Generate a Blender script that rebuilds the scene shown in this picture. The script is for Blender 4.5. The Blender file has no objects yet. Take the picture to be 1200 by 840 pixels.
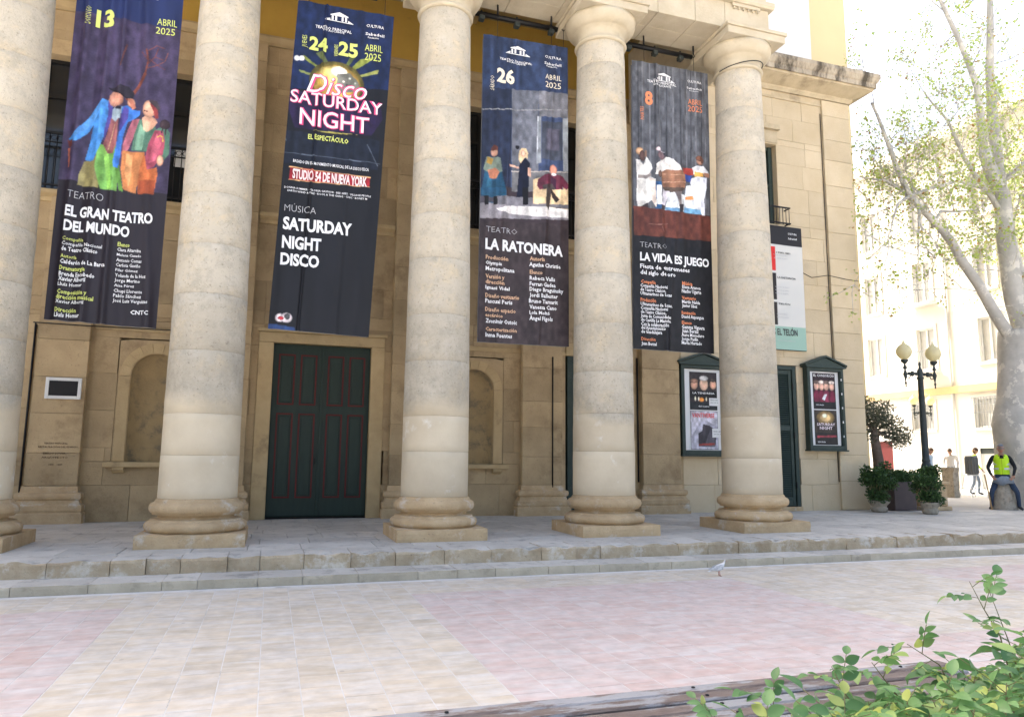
import bpy, bmesh, math, random
import numpy as np
from mathutils import Vector, Matrix, noise

sc = bpy.context.scene
col = sc.collection
R = math.radians

# ------------------------------------------------------------------ camera
CAM_H, PITCH, ROLL, YAW = 1.4315, 0.1372, 0.0093, 0.3163
F = Vector((math.sin(YAW)*math.cos(PITCH), math.cos(YAW)*math.cos(PITCH), math.sin(PITCH)))
Rv = Vector((math.cos(YAW), -math.sin(YAW), 0)); Uv = Rv.cross(F)
R2 = Rv*math.cos(ROLL)+Uv*math.sin(ROLL); U2 = -Rv*math.sin(ROLL)+Uv*math.cos(ROLL)
cd = bpy.data.cameras.new('camera'); cam = bpy.data.objects.new('camera', cd); col.objects.link(cam)
m = Matrix((R2, U2, -F)).transposed().to_4x4(); m.translation = Vector((0, 0, CAM_H)); cam.matrix_world = m
cd.sensor_width = 36; cd.lens = 851.35/1200*36; cd.clip_start = 0.05; cd.clip_end = 3000
sc.camera = cam

# ------------------------------------------------------------------ light
SUN = Vector((-0.30, 0.80, 1.0)).normalized()
w = bpy.data.worlds.new("World"); sc.world = w; w.use_nodes = True
sk = w.node_tree.nodes.new('ShaderNodeTexSky'); sk.sky_type = 'NISHITA'; sk.sun_disc = False
sk.sun_elevation = math.asin(SUN.z); sk.sun_rotation = math.atan2(SUN.x, SUN.y)
sk.air_density = 1.0; sk.dust_density = 8.0; sk.ozone_density = 0.3
w.node_tree.links.new(sk.outputs[0], w.node_tree.nodes['Background'].inputs[0])
w.node_tree.nodes['Background'].inputs[1].default_value = 0.15
sd = bpy.data.lights.new('sun', 'SUN'); sd.energy = 3.2; sd.angle = R(0.5); sd.color = (1, 0.95, 0.87)
so = bpy.data.objects.new('sun', sd); col.objects.link(so); so.rotation_euler = (-SUN).to_track_quat('-Z', 'Y').to_euler()
sc.view_settings.view_transform = 'Standard'; sc.view_settings.look = 'None'
sc.view_settings.exposure = 2.0; sc.view_settings.gamma = 1.0; sc.view_settings.use_curve_mapping = False

# ------------------------------------------------------------------ helpers
rnd = random.Random(7)
WL = {}
def link(o, parent, loc):
    col.objects.link(o); o.location = loc; WL[o] = Vector(loc)
    if parent is not None:
        o.parent = parent; o.matrix_parent_inverse = Matrix.Translation(-WL[parent])
    return o
def props(o, label=None, cat=None, group=None, kind=None):
    if label: o['label'] = label
    if cat: o['category'] = cat
    if group: o['group'] = group
    if kind: o['kind'] = kind
    return o
def thing(name, label, cat, loc=(0, 0, 0), group=None):
    return props(link(bpy.data.objects.new(name, None), None, loc), label, cat, group)
class MB:
    """collects faces of one mesh, given in world metres"""
    def __init__(s): s.v = []; s.f = []; s.mi = []; s.sm = []
    def add(s, vs, fs, mi=0, sm=False):
        b = len(s.v); s.v += [tuple(v) for v in vs]
        for f in fs: s.f.append(tuple(i+b for i in f)); s.mi.append(mi); s.sm.append(sm)
        return s
    def box(s, x0, x1, y0, y1, z0, z1, mi=0, c=0.0):
        if c <= 0:
            return s.add([(x0,y0,z0),(x1,y0,z0),(x1,y1,z0),(x0,y1,z0),(x0,y0,z1),(x1,y0,z1),(x1,y1,z1),(x0,y1,z1)],
                  [(0,3,2,1),(4,5,6,7),(0,1,5,4),(1,2,6,5),(2,3,7,6),(3,0,4,7)], mi)
        bm = bmesh.new(); bmesh.ops.create_cube(bm, size=1)
        for v in bm.verts: v.co = Vector(((x0+x1)/2+v.co.x*(x1-x0), (y0+y1)/2+v.co.y*(y1-y0), (z0+z1)/2+v.co.z*(z1-z0)))
        bmesh.ops.bevel(bm, geom=bm.edges[:], offset=c, segments=1, affect='EDGES')
        s.bm(bm, mi); return s
    def bm(s, bm, mi=0, sm=False, M=None):
        bm.verts.index_update(); vs = [(M @ v.co) if M else v.co.copy() for v in bm.verts]
        s.add(vs, [[v.index for v in f.verts] for f in bm.faces], mi, sm); bm.free()
    def tube(s, pts, rad, n=8, mi=0, sm=True, cap=True):
        pts = [Vector(p) for p in pts]; k = len(pts)
        if not hasattr(rad, '__len__'): rad = [rad]*k
        vs = []; ref = None
        for i, p in enumerate(pts):
            t = (pts[min(i+1, k-1)]-pts[max(i-1, 0)]).normalized()
            if ref is None: ref = t.orthogonal().normalized()
            ref = (ref - t*ref.dot(t)).normalized(); b = t.cross(ref)
            for j in range(n):
                a = 2*math.pi*j/n; vs.append(p+(ref*math.cos(a)+b*math.sin(a))*rad[i])
        fs = [(i*n+j, i*n+(j+1) % n, (i+1)*n+(j+1) % n, (i+1)*n+j) for i in range(k-1) for j in range(n)]
        if cap: fs += [tuple(range(n-1, -1, -1)), tuple(range((k-1)*n, k*n))]
        return s.add(vs, fs, mi, sm)
    def lathe(s, prof, c, n=32, mi=0, sm=True, jit=0.0, seed=0, cap=True):
        vs = []; k = len(prof)
        for i, (r, z) in enumerate(prof):
            for j in range(n):
                a = 2*math.pi*j/n; rr = r
                if jit: rr = r+jit*noise.noise(Vector((math.cos(a)*2.3+seed, math.sin(a)*2.3, z*4)))
                vs.append((c[0]+rr*math.cos(a), c[1]+rr*math.sin(a), c[2]+z))
        fs = [(i*n+j, i*n+(j+1) % n, (i+1)*n+(j+1) % n, (i+1)*n+j) for i in range(k-1) for j in range(n)]
        if cap: fs += [tuple(range(n-1, -1, -1)), tuple(range((k-1)*n, k*n))]
        return s.add(vs, fs, mi, sm)
    def blob(s, c, r, n=10, mi=0, jit=0.0, seed=0.0):
        bm = bmesh.new(); bmesh.ops.create_uvsphere(bm, u_segments=n, v_segments=max(6, n*2//3), radius=1)
        for v in bm.verts:
            d = 1+jit*noise.noise(v.co*1.7+Vector((seed, 0, 0)))
            v.co = Vector((c[0]+v.co.x*r[0]*d, c[1]+v.co.y*r[1]*d, c[2]+v.co.z*r[2]*d))
        s.bm(bm, mi, True); return s
    def prism(s, pts, y0, y1, mi=0):
        """outline given in x,z, extruded along y"""
        n = len(pts); vs = [(x, y0, z) for x, z in pts]+[(x, y1, z) for x, z in pts]
        return s.add(vs, [tuple(range(n)), tuple(range(2*n-1, n-1, -1))]+[(i, i+n, (i+1) % n+n, (i+1) % n) for i in range(n)], mi)
    def extx(s, prof, x0, x1, mi=0):
        """outline given in y,z, extruded along x"""
        n = len(prof); vs = [(x0, y, z) for y, z in prof]+[(x1, y, z) for y, z in prof]
        return s.add(vs, [tuple(range(n-1, -1, -1)), tuple(range(n, 2*n))]+[(i, (i+1) % n, (i+1) % n+n, i+n) for i in range(n)], mi)
    def mesh(s, name, mats, org=(0, 0, 0)):
        me = bpy.data.meshes.new(name); ox, oy, oz = org
        me.from_pydata([(x-ox, y-oy, z-oz) for x, y, z in s.v], [], s.f)
        if not isinstance(mats, (list, tuple)): mats = [mats]
        for q in mats: me.materials.append(q)
        me.polygons.foreach_set('material_index', s.mi); me.polygons.foreach_set('use_smooth', s.sm)
        me.update(); return me
    def build(s, name, mats, parent=None, org=(0, 0, 0), kind=None, label=None):
        o = link(bpy.data.objects.new(name, s.mesh(name, mats, org)), parent, org)
        return props(o, label=label, kind=kind)
def fixn(o):
    bm = bmesh.new(); bm.from_mesh(o.data); bmesh.ops.recalc_face_normals(bm, faces=bm.faces[:]); bm.to_mesh(o.data); bm.free(); return o
def inst(name, me, parent, loc, rot=None, scale=None):
    o = link(bpy.data.objects.new(name, me), parent, loc)
    if rot is not None: o.rotation_euler = rot
    if scale is not None: o.scale = scale
    return o

# ------------------------------------------------------------------ materials
def nd(nt, t, **k):
    n = nt.nodes.new(t)
    for a, b in k.items(): setattr(n, a, b)
    return n
def mat(name, c, rough=0.8, c2=None, scale=3.0, c3=None, s3=0.7, t3=(0.55, 0.7), bump=0.0, bscale=40.0, vary=0.0, metal=0.0,
        stretch=(1, 1, 1), spec=0.3, trans=0.0, huev=0.0, speck=0.0):
    """base c mottled with c2, stained with c3; 'vary' is the block to block difference of the stone itself"""
    m = bpy.data.materials.new(name); m.use_nodes = True; nt = m.node_tree; b = nt.nodes['Principled BSDF']; L = nt.links.new
    b.inputs['Roughness'].default_value = rough; b.inputs['Metallic'].default_value = metal
    b.inputs['Specular IOR Level'].default_value = spec
    geo = nd(nt, 'ShaderNodeNewGeometry'); mp = nd(nt, 'ShaderNodeMapping'); mp.inputs['Scale'].default_value = stretch
    L(geo.outputs['Position'], mp.inputs[0]); vec = mp.outputs[0]
    oi = nd(nt, 'ShaderNodeObjectInfo')
    cur = None
    def noi(sc_, det=6, ro=0.6):
        n = nd(nt, 'ShaderNodeTexNoise'); n.inputs['Scale'].default_value = sc_; n.inputs['Detail'].default_value = det
        n.inputs['Roughness'].default_value = ro; L(vec, n.inputs['Vector']); return n.outputs[0]
    def ramp(src, a, bb):
        r = nd(nt, 'ShaderNodeMapRange'); r.inputs[1].default_value = a; r.inputs[2].default_value = bb; L(src, r.inputs[0]); return r.outputs[0]
    def mix(fac, A, B, mode='MIX'):
        x = nd(nt, 'ShaderNodeMix', data_type='RGBA', blend_type=mode)
        if isinstance(fac, float): x.inputs[0].default_value = fac
        else: L(fac, x.inputs[0])
        for i, q in ((6, A), (7, B)):
            if isinstance(q, tuple): x.inputs[i].default_value = q
            else: L(q, x.inputs[i])
        return x.outputs[2]
    C4 = lambda q: (q[0], q[1], q[2], 1)
    cur = C4(c)
    if c2: cur = mix(ramp(noi(scale), 0.32, 0.68), C4(c), C4(c2))
    if c3: cur = mix(ramp(noi(s3, 9, 0.7), *t3), cur, C4(c3))
    if speck: 
        dk = tuple(q*0.55 for q in c); cur = mix(ramp(noi(28, 3, 0.7), 0.62, 0.74), cur, C4(dk))
    if vary:
        mm = nd(nt, 'ShaderNodeMapRange'); mm.inputs[3].default_value = 1-vary; mm.inputs[4].default_value = 1+vary; L(oi.outputs['Random'], mm.inputs[0])
        cb = nd(nt, 'ShaderNodeCombineColor')
        for i in range(3): L(mm.outputs[0], cb.inputs[i])
        cur = mix(1.0, cur, cb.outputs[0], 'MULTIPLY')
    if isinstance(cur, tuple): b.inputs['Base Color'].default_value = cur
    else: L(cur, b.inputs['Base Color'])
    if trans:
        b.inputs['Transmission Weight'].default_value = 0
        tr = nd(nt, 'ShaderNodeBsdfTranslucent'); ad = nd(nt, 'ShaderNodeMixShader'); ad.inputs[0].default_value = trans
        if isinstance(cur, tuple): tr.inputs[0].default_value = cur
        else: L(cur, tr.inputs[0])
        out = nt.nodes['Material Output']; L(b.outputs[0], ad.inputs[1]); L(tr.outputs[0], ad.inputs[2]); L(ad.outputs[0], out.inputs[0])
    if bump:
        bp = nd(nt, 'ShaderNodeBump'); bp.inputs['Strength'].default_value = bump; bp.inputs['Distance'].default_value = 0.02
        L(noi(bscale, 8, 0.65), bp.inputs['Height']); L(bp.outputs[0], b.inputs['Normal'])
    m['nt'] = 1
    return m
M = {}
M['wall'] = mat('aged_sandstone', (0.49,0.37,0.215), 0.9, (0.39,0.29,0.165), 2.2, (0.27,0.19,0.105), 1.3, (0.54,0.70), 0.5, 30, 0.13, speck=1)
M['trim'] = mat('sandstone_trim', (0.52,0.395,0.22), 0.9, (0.43,0.32,0.17), 3, (0.24,0.18,0.11), 1.5, (0.58,0.76), 0.4, 30, 0.06)
M['wing'] = mat('pale_sandstone', (0.60,0.495,0.335), 0.9, (0.53,0.425,0.27), 1.6, (0.40,0.33,0.24), 0.9, (0.60,0.8), 0.35, 35, 0.07)
M['inner'] = mat('niche_stone', (0.47,0.35,0.185), 0.9, (0.36,0.27,0.145), 2.0, (0.23,0.19,0.125), 2.5, (0.5,0.62), 0.5, 25)
M['joint'] = mat('lime_mortar', (0.22,0.17,0.10), 0.95, (0.28,0.22,0.14), 6)
M['mortar'] = mat('pale_step_mortar', (0.50,0.47,0.42), 0.95, (0.36,0.33,0.28), 7)
M['base'] = mat('worn_base_stone', (0.56,0.415,0.245), 0.9, (0.44,0.31,0.17), 4, (0.60,0.55,0.46), 3, (0.55,0.7), 0.7, 25, 0.08, speck=1)
M['cap'] = mat('capital_stone', (0.56,0.49,0.36), 0.9, (0.47,0.40,0.28), 3, (0.30,0.26,0.20), 1.3, (0.6,0.8), 0.3, 30)
M['cornice'] = mat('blackened_cornice_stone', (0.50,0.43,0.32), 0.95, (0.36,0.30,0.22), 3, (0.09,0.075,0.055), 1.6, (0.44,0.58), 0.8, 14, stretch=(1.3,1,0.45))
M['soffit'] = mat('cornice_soffit_stone', (0.55,0.46,0.31), 0.9, (0.42,0.34,0.22), 3, (0.25,0.2,0.14), 1.5, (0.55,0.75), 0.3, 30)
M['ochre'] = mat('ochre_plaster', (0.62,0.40,0.085), 0.9, (0.55,0.35,0.075), 1.5, (0.30,0.19,0.06), 1, (0.58,0.8))
M['ceil'] = mat('tan_ceiling', (0.36,0.26,0.11), 0.9, (0.30,0.21,0.08), 1.2)
M['slab'] = mat('grey_paving_stone', (0.56,0.53,0.475), 0.75, (0.46,0.43,0.38), 2.5, (0.30,0.285,0.26), 3.5, (0.54,0.66), 0.45, 30, 0.10, speck=1)
M['kerb'] = mat('chipped_kerb_stone', (0.50,0.41,0.28), 0.9, (0.39,0.30,0.19), 5, (0.60,0.55,0.46), 4, (0.52,0.66), 0.8, 22, 0.12, speck=1)
M['kerbg'] = mat('grey_kerb_stone', (0.53,0.46,0.34), 0.85, (0.42,0.36,0.26), 4, (0.30,0.26,0.19), 5, (0.55,0.7), 0.6, 25, 0.08)
M['walk'] = mat('street_paving', (0.44,0.43,0.41), 0.85, (0.38,0.37,0.35), 0.8, (0.30,0.29,0.28), 0.6, (0.55,0.7), 0.3, 20)
M['door'] = mat('dark_green_paint', (0.008,0.023,0.016), 0.5, (0.012,0.031,0.022), 8, (0.02,0.032,0.03), 4, (0.62,0.75), 0.15, 60, stretch=(2,2,0.3), spec=0.4)
M['red'] = mat('dark_red_paint', (0.10,0.010,0.010), 0.5)
M['green'] = mat('grey_green_paint', (0.028,0.045,0.037), 0.55, (0.038,0.057,0.048), 7, (0.075,0.085,0.075), 5, (0.6,0.75), 0.1, 50)
M['black'] = mat('black_metal', (0.015,0.015,0.016), 0.5, metal=0.3)
M['dark'] = mat('dark_interior', (0.012,0.011,0.010), 0.9)
M['glass'] = mat('dark_window_glass', (0.02,0.022,0.024), 0.08, spec=0.6)
M['white'] = mat('white_paint', (0.75,0.75,0.73), 0.7, (0.68,0.68,0.66), 4)
M['paper'] = mat('white_paper', (0.72,0.73,0.72), 0.5)
M['bgwall'] = mat('cream_render', (0.72,0.70,0.65), 0.9, (0.66,0.64,0.59), 0.5)
M['bgglass'] = mat('curtained_window_glass', (0.34,0.35,0.35), 0.25, (0.45,0.45,0.43), 1.5, spec=0.6)
M['bggrille'] = mat('grey_painted_iron', (0.22,0.23,0.23), 0.6)
M['bgtrim'] = mat('gold_stone_band', (0.58,0.46,0.24), 0.9, (0.5,0.38,0.2), 1)
M['bggrey'] = mat('grey_render', (0.66,0.65,0.62), 0.9, (0.60,0.59,0.56), 0.5)
M['tower'] = mat('white_render', (0.72,0.71,0.68), 0.9, (0.68,0.67,0.64), 0.3)
M['yellow'] = mat('pale_yellow_render', (0.70,0.57,0.33), 0.9, (0.66,0.53,0.30), 0.3)
M['wood'] = mat('weathered_bench_wood', (0.20,0.165,0.145), 0.75, (0.12,0.09,0.08), 6, (0.27,0.275,0.285), 2.6, (0.50,0.56), 0.6, 30, 0.10, stretch=(0.8,3,3))
M['bark'] = mat('plane_tree_bark', (0.50,0.475,0.43), 0.9, (0.37,0.355,0.32), 2.6, (0.60,0.57,0.50), 2.1, (0.53,0.55), 0.7, 10)
M['olivebark'] = mat('rough_bark', (0.17,0.13,0.10), 0.95, (0.10,0.08,0.06), 12, bump=1.0, bscale=18)
M['stem'] = mat('green_stem', (0.12,0.15,0.05), 0.6, (0.16,0.12,0.07), 15)
M['terra'] = mat('stone_planter', (0.42,0.37,0.29), 0.9, (0.30,0.26,0.20), 9, (0.2,0.17,0.13), 12, (0.52,0.66), 0.9, 18)
M['brown'] = mat('brown_planter_steel', (0.075,0.055,0.052), 0.6, (0.095,0.07,0.065), 3)
M['globe'] = mat('yellowed_globe_glass', (0.84,0.78,0.50), 0.25, (0.78,0.70,0.42), 4, trans=0.35, spec=0.5)
M['iron'] = mat('green_black_cast_iron', (0.025,0.033,0.032), 0.5, (0.04,0.05,0.048), 9)
M['soil'] = mat('potting_soil', (0.06,0.045,0.03), 0.95)
def leafmat(name, a, b, c=None, tr=0.4, rough=0.45):
    m_ = bpy.data.materials.new(name); m_.use_nodes = True; nt = m_.node_tree; bs = nt.nodes['Principled BSDF']; L = nt.links.new
    bs.inputs['Roughness'].default_value = rough; bs.inputs['Specular IOR Level'].default_value = 0.5
    g = nd(nt, 'ShaderNodeNewGeometry'); oi = nd(nt, 'ShaderNodeObjectInfo')
    ad = nd(nt, 'ShaderNodeMath', operation='ADD'); L(g.outputs['Random Per Island'], ad.inputs[0]); L(oi.outputs['Random'], ad.inputs[1])
    fr = nd(nt, 'ShaderNodeMath', operation='FRACT'); L(ad.outputs[0], fr.inputs[0])
    cr = nd(nt, 'ShaderNodeValToRGB'); cr.color_ramp.elements[0].color = (*a, 1); cr.color_ramp.elements[1].color = (*b, 1); cr.color_ramp.elements[1].position = 0.8
    if c: e = cr.color_ramp.elements.new(0.96); e.color = (*c, 1)
    L(fr.outputs[0], cr.inputs[0]); L(cr.outputs[0], bs.inputs['Base Color'])
    t = nd(nt, 'ShaderNodeBsdfTranslucent'); L(cr.outputs[0], t.inputs[0]); mx = nd(nt, 'ShaderNodeMixShader'); mx.inputs[0].default_value = tr
    L(bs.outputs[0], mx.inputs[1]); L(t.outputs[0], mx.inputs[2]); L(mx.outputs[0], nt.nodes['Material Output'].inputs[0])
    return m_
M['leaf'] = leafmat('shrub_leaf', (0.06,0.16,0.05), (0.17,0.32,0.11), (0.40,0.46,0.12))
M['leafdark'] = leafmat('potted_plant_leaf', (0.02,0.05,0.015), (0.07,0.14,0.035), tr=0.25)
M['leafolive'] = leafmat('olive_leaf', (0.07,0.08,0.045), (0.18,0.18,0.11), tr=0.25)
M['leafplane'] = leafmat('young_plane_leaf', (0.30,0.42,0.07), (0.52,0.58,0.20), (0.36,0.22,0.08), tr=0.5)
def flat(name, c, rough=0.5, spec=0.3):
    return mat(name, c, rough, spec=spec)

# column stone: lower band repaired in smooth cream, shaft above it grey and pitted
def column_mat():
    m_ = bpy.data.materials.new('column_limestone'); m_.use_nodes = True; nt = m_.node_tree; b = nt.nodes['Principled BSDF']; L = nt.links.new
    b.inputs['Roughness'].default_value = 0.88; b.inputs['Specular IOR Level'].default_value = 0.25
    g = nd(nt, 'ShaderNodeNewGeometry'); sx = nd(nt, 'ShaderNodeSeparateXYZ'); L(g.outputs['Position'], sx.inputs[0])
    oi = nd(nt, 'ShaderNodeObjectInfo')
    def noi(s, d=7, r=0.6, v=None):
        n = nd(nt, 'ShaderNodeTexNoise'); n.inputs['Scale'].default_value = s; n.inputs['Detail'].default_value = d; n.inputs['Roughness'].default_value = r
        L(v or g.outputs['Position'], n.inputs['Vector']); return n.outputs[0]
    def mr(s, a, bb, c=0., d=1.):
        r = nd(nt, 'ShaderNodeMapRange'); r.inputs[1].default_value = a; r.inputs[2].default_value = bb; r.inputs[3].default_value = c; r.inputs[4].default_value = d; L(s, r.inputs[0]); return r.outputs[0]
    def mth(op, a, bb):
        q = nd(nt, 'ShaderNodeMath', operation=op)
        for i, x in ((0, a), (1, bb)):
            if isinstance(x, (int, float)): q.inputs[i].default_value = x
            else: L(x, q.inputs[i])
        return q.outputs[0]
    def mix(f, A, B, mode='MIX'):
        x = nd(nt, 'ShaderNodeMix', data_type='RGBA', blend_type=mode)
        if isinstance(f, float): x.inputs[0].default_value = f
        else: L(f, x.inputs[0])
        for i, q in ((6, A), (7, B)):
            if isinstance(q, tuple): x.inputs[i].default_value = (*q, 1)
            else: L(q, x.inputs[i])
        return x.outputs[2]
    # step height varies from column to column with x
    st = mth('ADD', sx.outputs[2], mr(noi(0.45, 2), 0.3, 0.7, -0.35, 0.35)); st = mth('ADD', st, mr(noi(9, 4), 0.3, 0.7, -0.03, 0.03))
    up = mr(st, 2.10, 2.32)
    low = mix(mr(noi(1.3), 0.35, 0.65), (0.63,0.54,0.39), (0.54,0.45,0.315)); low = mix(mr(noi(3, 8, .7), 0.6, 0.72), low, (0.70,0.66,0.58))
    hi = mix(mr(noi(1.1), 0.35, 0.65), (0.575,0.515,0.405), (0.485,0.425,0.325)); hi = mix(mr(noi(2.2, 9, .75), 0.52, 0.66), hi, (0.62,0.52,0.36))
    mp = nd(nt, 'ShaderNodeMapping'); mp.inputs['Scale'].default_value = (1.2, 1.2, 2.4); L(g.outputs['Position'], mp.inputs[0])
    band = mr(noi(0.8, 6, .7, mp.outputs[0]), 0.52, 0.68); hi = mix(mth('MULTIPLY', band, 0.22), hi, (0.33,0.30,0.245))
    cl = mr(noi(4.2, 10, .8), 0.48, 0.62); hi = mix(mth('MULTIPLY', cl, 0.6), hi, (0.36,0.325,0.26)); cl2 = mr(noi(3.1, 9, .8), 0.54, 0.68); hi = mix(mth('MULTIPLY', cl2, 0.5), hi, (0.62,0.58,0.50))
    dmid = mr(st, 3.9, 2.2); hi = mix(mth('MULTIPLY', mth('MULTIPLY', dmid, mr(noi(2.6, 9, .8), .38, .62)), 0.62), hi, (0.33,0.29,0.22))
    pit = mr(noi(24, 5, .75), 0.58, 0.66); hi = mix(mth('MULTIPLY', pit, 0.65), hi, (0.22,0.19,0.15))
    c = mix(up, low, hi)
    vr = mr(oi.outputs['Random'], 0, 1, 0.94, 1.06); cb = nd(nt, 'ShaderNodeCombineColor')
    for i in range(3): L(vr, cb.inputs[i])
    c = mix(1.0, c, cb.outputs[0], 'MULTIPLY'); L(c, b.inputs['Base Color'])
    bp = nd(nt, 'ShaderNodeBump'); bp.inputs['Distance'].default_value = 0.02
    L(mr(up, 0, 1, 0.2, 0.75), bp.inputs['Strength']); L(noi(26, 9, .7), bp.inputs['Height']); L(bp.outputs[0], b.inputs['Normal'])
    return m_
M['column'] = column_mat()

# plaza tiles: cream field, pink bays, each tile its own tone
TS = 0.2475
def tile_mat(name, a, b_, wash):
    m_ = bpy.data.materials.new(name); m_.use_nodes = True; nt = m_.node_tree; b = nt.nodes['Principled BSDF']; L = nt.links.new
    b.inputs['Roughness'].default_value = 0.6; b.inputs['Specular IOR Level'].default_value = 0.4
    g = nd(nt, 'ShaderNodeNewGeometry'); ad = nd(nt, 'ShaderNodeVectorMath', operation='DIVIDE'); ad.inputs[1].default_value = (TS, TS, 10)
    L(g.outputs['Position'], ad.inputs[0]); fl = nd(nt, 'ShaderNodeVectorMath', operation='FLOOR'); L(ad.outputs[0], fl.inputs[0])
    wn = nd(nt, 'ShaderNodeTexWhiteNoise', noise_dimensions='3D'); L(fl.outputs[0], wn.inputs['Vector'])
    n1 = nd(nt, 'ShaderNodeTexNoise'); n1.inputs['Scale'].default_value = 2.2; n1.inputs['Detail'].default_value = 8; n1.inputs['Roughness'].default_value = .7
    mp = nd(nt, 'ShaderNodeMapping'); mp.inputs['Scale'].default_value = (0.9, 3.6, 1); L(g.outputs['Position'], mp.inputs[0])
    ofs = nd(nt, 'ShaderNodeVectorMath', operation='MULTIPLY_ADD'); ofs.inputs[1].default_value = (3, 3, 3); L(wn.outputs['Color'], ofs.inputs[0]); L(mp.outputs[0], ofs.inputs[2]); L(ofs.outputs[0], n1.inputs['Vector'])
    r = nd(nt, 'ShaderNodeMapRange'); r.inputs[1].default_value = .42; r.inputs[2].default_value = .66; L(n1.outputs[0], r.inputs[0])
    x = nd(nt, 'ShaderNodeMix', data_type='RGBA'); L(wn.outputs['Value'], x.inputs[0]); x.inputs[6].default_value = (*a, 1); x.inputs[7].default_value = (*b_, 1)
    y = nd(nt, 'ShaderNodeMix', data_type='RGBA'); L(r.outputs[0], y.inputs[0]); L(x.outputs[2], y.inputs[6]); y.inputs[7].default_value = (*wash, 1)
    n2 = nd(nt, 'ShaderNodeTexNoise'); n2.inputs['Scale'].default_value = 9; n2.inputs['Detail'].default_value = 8; L(g.outputs['Position'], n2.inputs['Vector'])
    n3 = nd(nt, 'ShaderNodeTexNoise'); n3.inputs['Scale'].default_value = 1.3; n3.inputs['Detail'].default_value = 10; n3.inputs['Roughness'].default_value = .75; L(g.outputs['Position'], n3.inputs['Vector'])
    r3 = nd(nt, 'ShaderNodeMapRange'); r3.inputs[1].default_value = .50; r3.inputs[2].default_value = .68; r3.inputs[4].default_value = .30; L(n3.outputs[0], r3.inputs[0])
    vo = nd(nt, 'ShaderNodeTexVoronoi'); vo.inputs['Scale'].default_value = 2.1; L(g.outputs['Position'], vo.inputs['Vector'])
    r4 = nd(nt, 'ShaderNodeMapRange'); r4.inputs[1].default_value = .045; r4.inputs[2].default_value = .03; r4.inputs[4].default_value = .5; L(vo.outputs['Distance'], r4.inputs[0])
    mx3 = nd(nt, 'ShaderNodeMath', operation='MAXIMUM'); L(r3.outputs[0], mx3.inputs[0]); L(r4.outputs[0], mx3.inputs[1])
    y3 = nd(nt, 'ShaderNodeMix', data_type='RGBA'); L(mx3.outputs[0], y3.inputs[0]); L(y.outputs[2], y3.inputs[6]); y3.inputs[7].default_value = (.27,.24,.21,1); y = y3
    r2 = nd(nt, 'ShaderNodeMapRange'); r2.inputs[1].default_value = .3; r2.inputs[2].default_value = .7; r2.inputs[3].default_value = .88; r2.inputs[4].default_value = 1.08; L(n2.outputs[0], r2.inputs[0])
    z = nd(nt, 'ShaderNodeVectorMath', operation='SCALE'); L(y.outputs[2], z.inputs[0]); L(r2.outputs[0], z.inputs['Scale']); L(z.outputs[0], b.inputs['Base Color'])
    bp = nd(nt, 'ShaderNodeBump'); bp.inputs['Strength'].default_value = .25; bp.inputs['Distance'].default_value = .01; L(n2.outputs[0], bp.inputs['Height']); L(bp.outputs[0], b.inputs['Normal'])
    return m_
M['cream'] = tile_mat('cream_paving_tile', (0.62,0.535,0.42), (0.51,0.435,0.33), (0.62,0.59,0.55))
M['pink'] = tile_mat('pink_paving_tile', (0.54,0.40,0.355), (0.58,0.47,0.43), (0.59,0.55,0.525))
M['grout'] = mat('pale_grout', (0.68,0.66,0.63), 0.9, (0.56,0.54,0.51), 3, (0.42,0.40,0.37), 2.5, (0.55,0.65))

# ------------------------------------------------------------------ ground
def struct(name, mb, m_, org=(0, 0, 0)): return mb.build(name, m_, None, org, 'structure')
plaza = struct('plaza', MB().add([(-400,-400,-0.0016),(400,-400,-0.0016),(400,400,-0.0016),(-400,400,-0.0016)], [(0,1,2,3)]), M['grout'])
def is_pink(x, y):
    if y > 7.85: return False
    if x < -1.30: return True
    if x < 1.57: return False
    if x < 5.35: return True
    if x < 8.2 and y > 4.95: return False
    return x > 8.2 or y <= 4.95
def tile_mb(wx, wy):
    t = MB(); g, q = 0.0036, 0.0018; c = 0.0012
    a, b, e, f = g, wx-g, q, wy-q
    t.add([(a,e,-.02),(b,e,-.02),(b,f,-.02),(a,f,-.02),(a,e,-c),(b,e,-c),(b,f,-c),(a,f,-c),(a+c,e+c,0),(b-c,e+c,0),(b-c,f-c,0),(a+c,f-c,0)],
          [(0,1,5,4),(1,2,6,5),(2,3,7,6),(3,0,4,7),(4,5,9,8),(5,6,10,9),(6,7,11,10),(7,4,8,11),(8,9,10,11)]); return t
tm = {k: tile_mb(TS, TS).mesh('paving_tile', M[k]) for k in ('cream', 'pink')}
tiles = []
for j in range(int(2.6/TS), int(8.79/TS)+1):
    y = j*TS
    if y+TS > 8.79: break
    for i in range(-16, 60):
        x = i*TS
        if x < -0.345*(y+TS)-0.3 or x > 1.36*y+0.6: continue
        tiles.append((math.hypot(x, y), x, y))
tiles.sort(); rest = MB()
nt_ = 0
for d, x, y in tiles:
    seen = y > 3.75+0.02*x
    dz = rnd.uniform(-.0004, .0010)
    k = 'pink' if is_pink(x+TS/2, y+TS/2) else 'cream'
    if seen and nt_ < 300:
        inst('paving_tile', tm[k], plaza, (x, y, dz)); nt_ += 1
    else:
        t = tile_mb(TS, TS); rest.add([(a+x, b+y, c+dz) for a, b, c in t.v], t.f, 0 if k == 'cream' else 1)
rest.build('paving_tiles_beyond', [M['cream'], M['pink']], plaza, kind='stuff')

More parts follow.
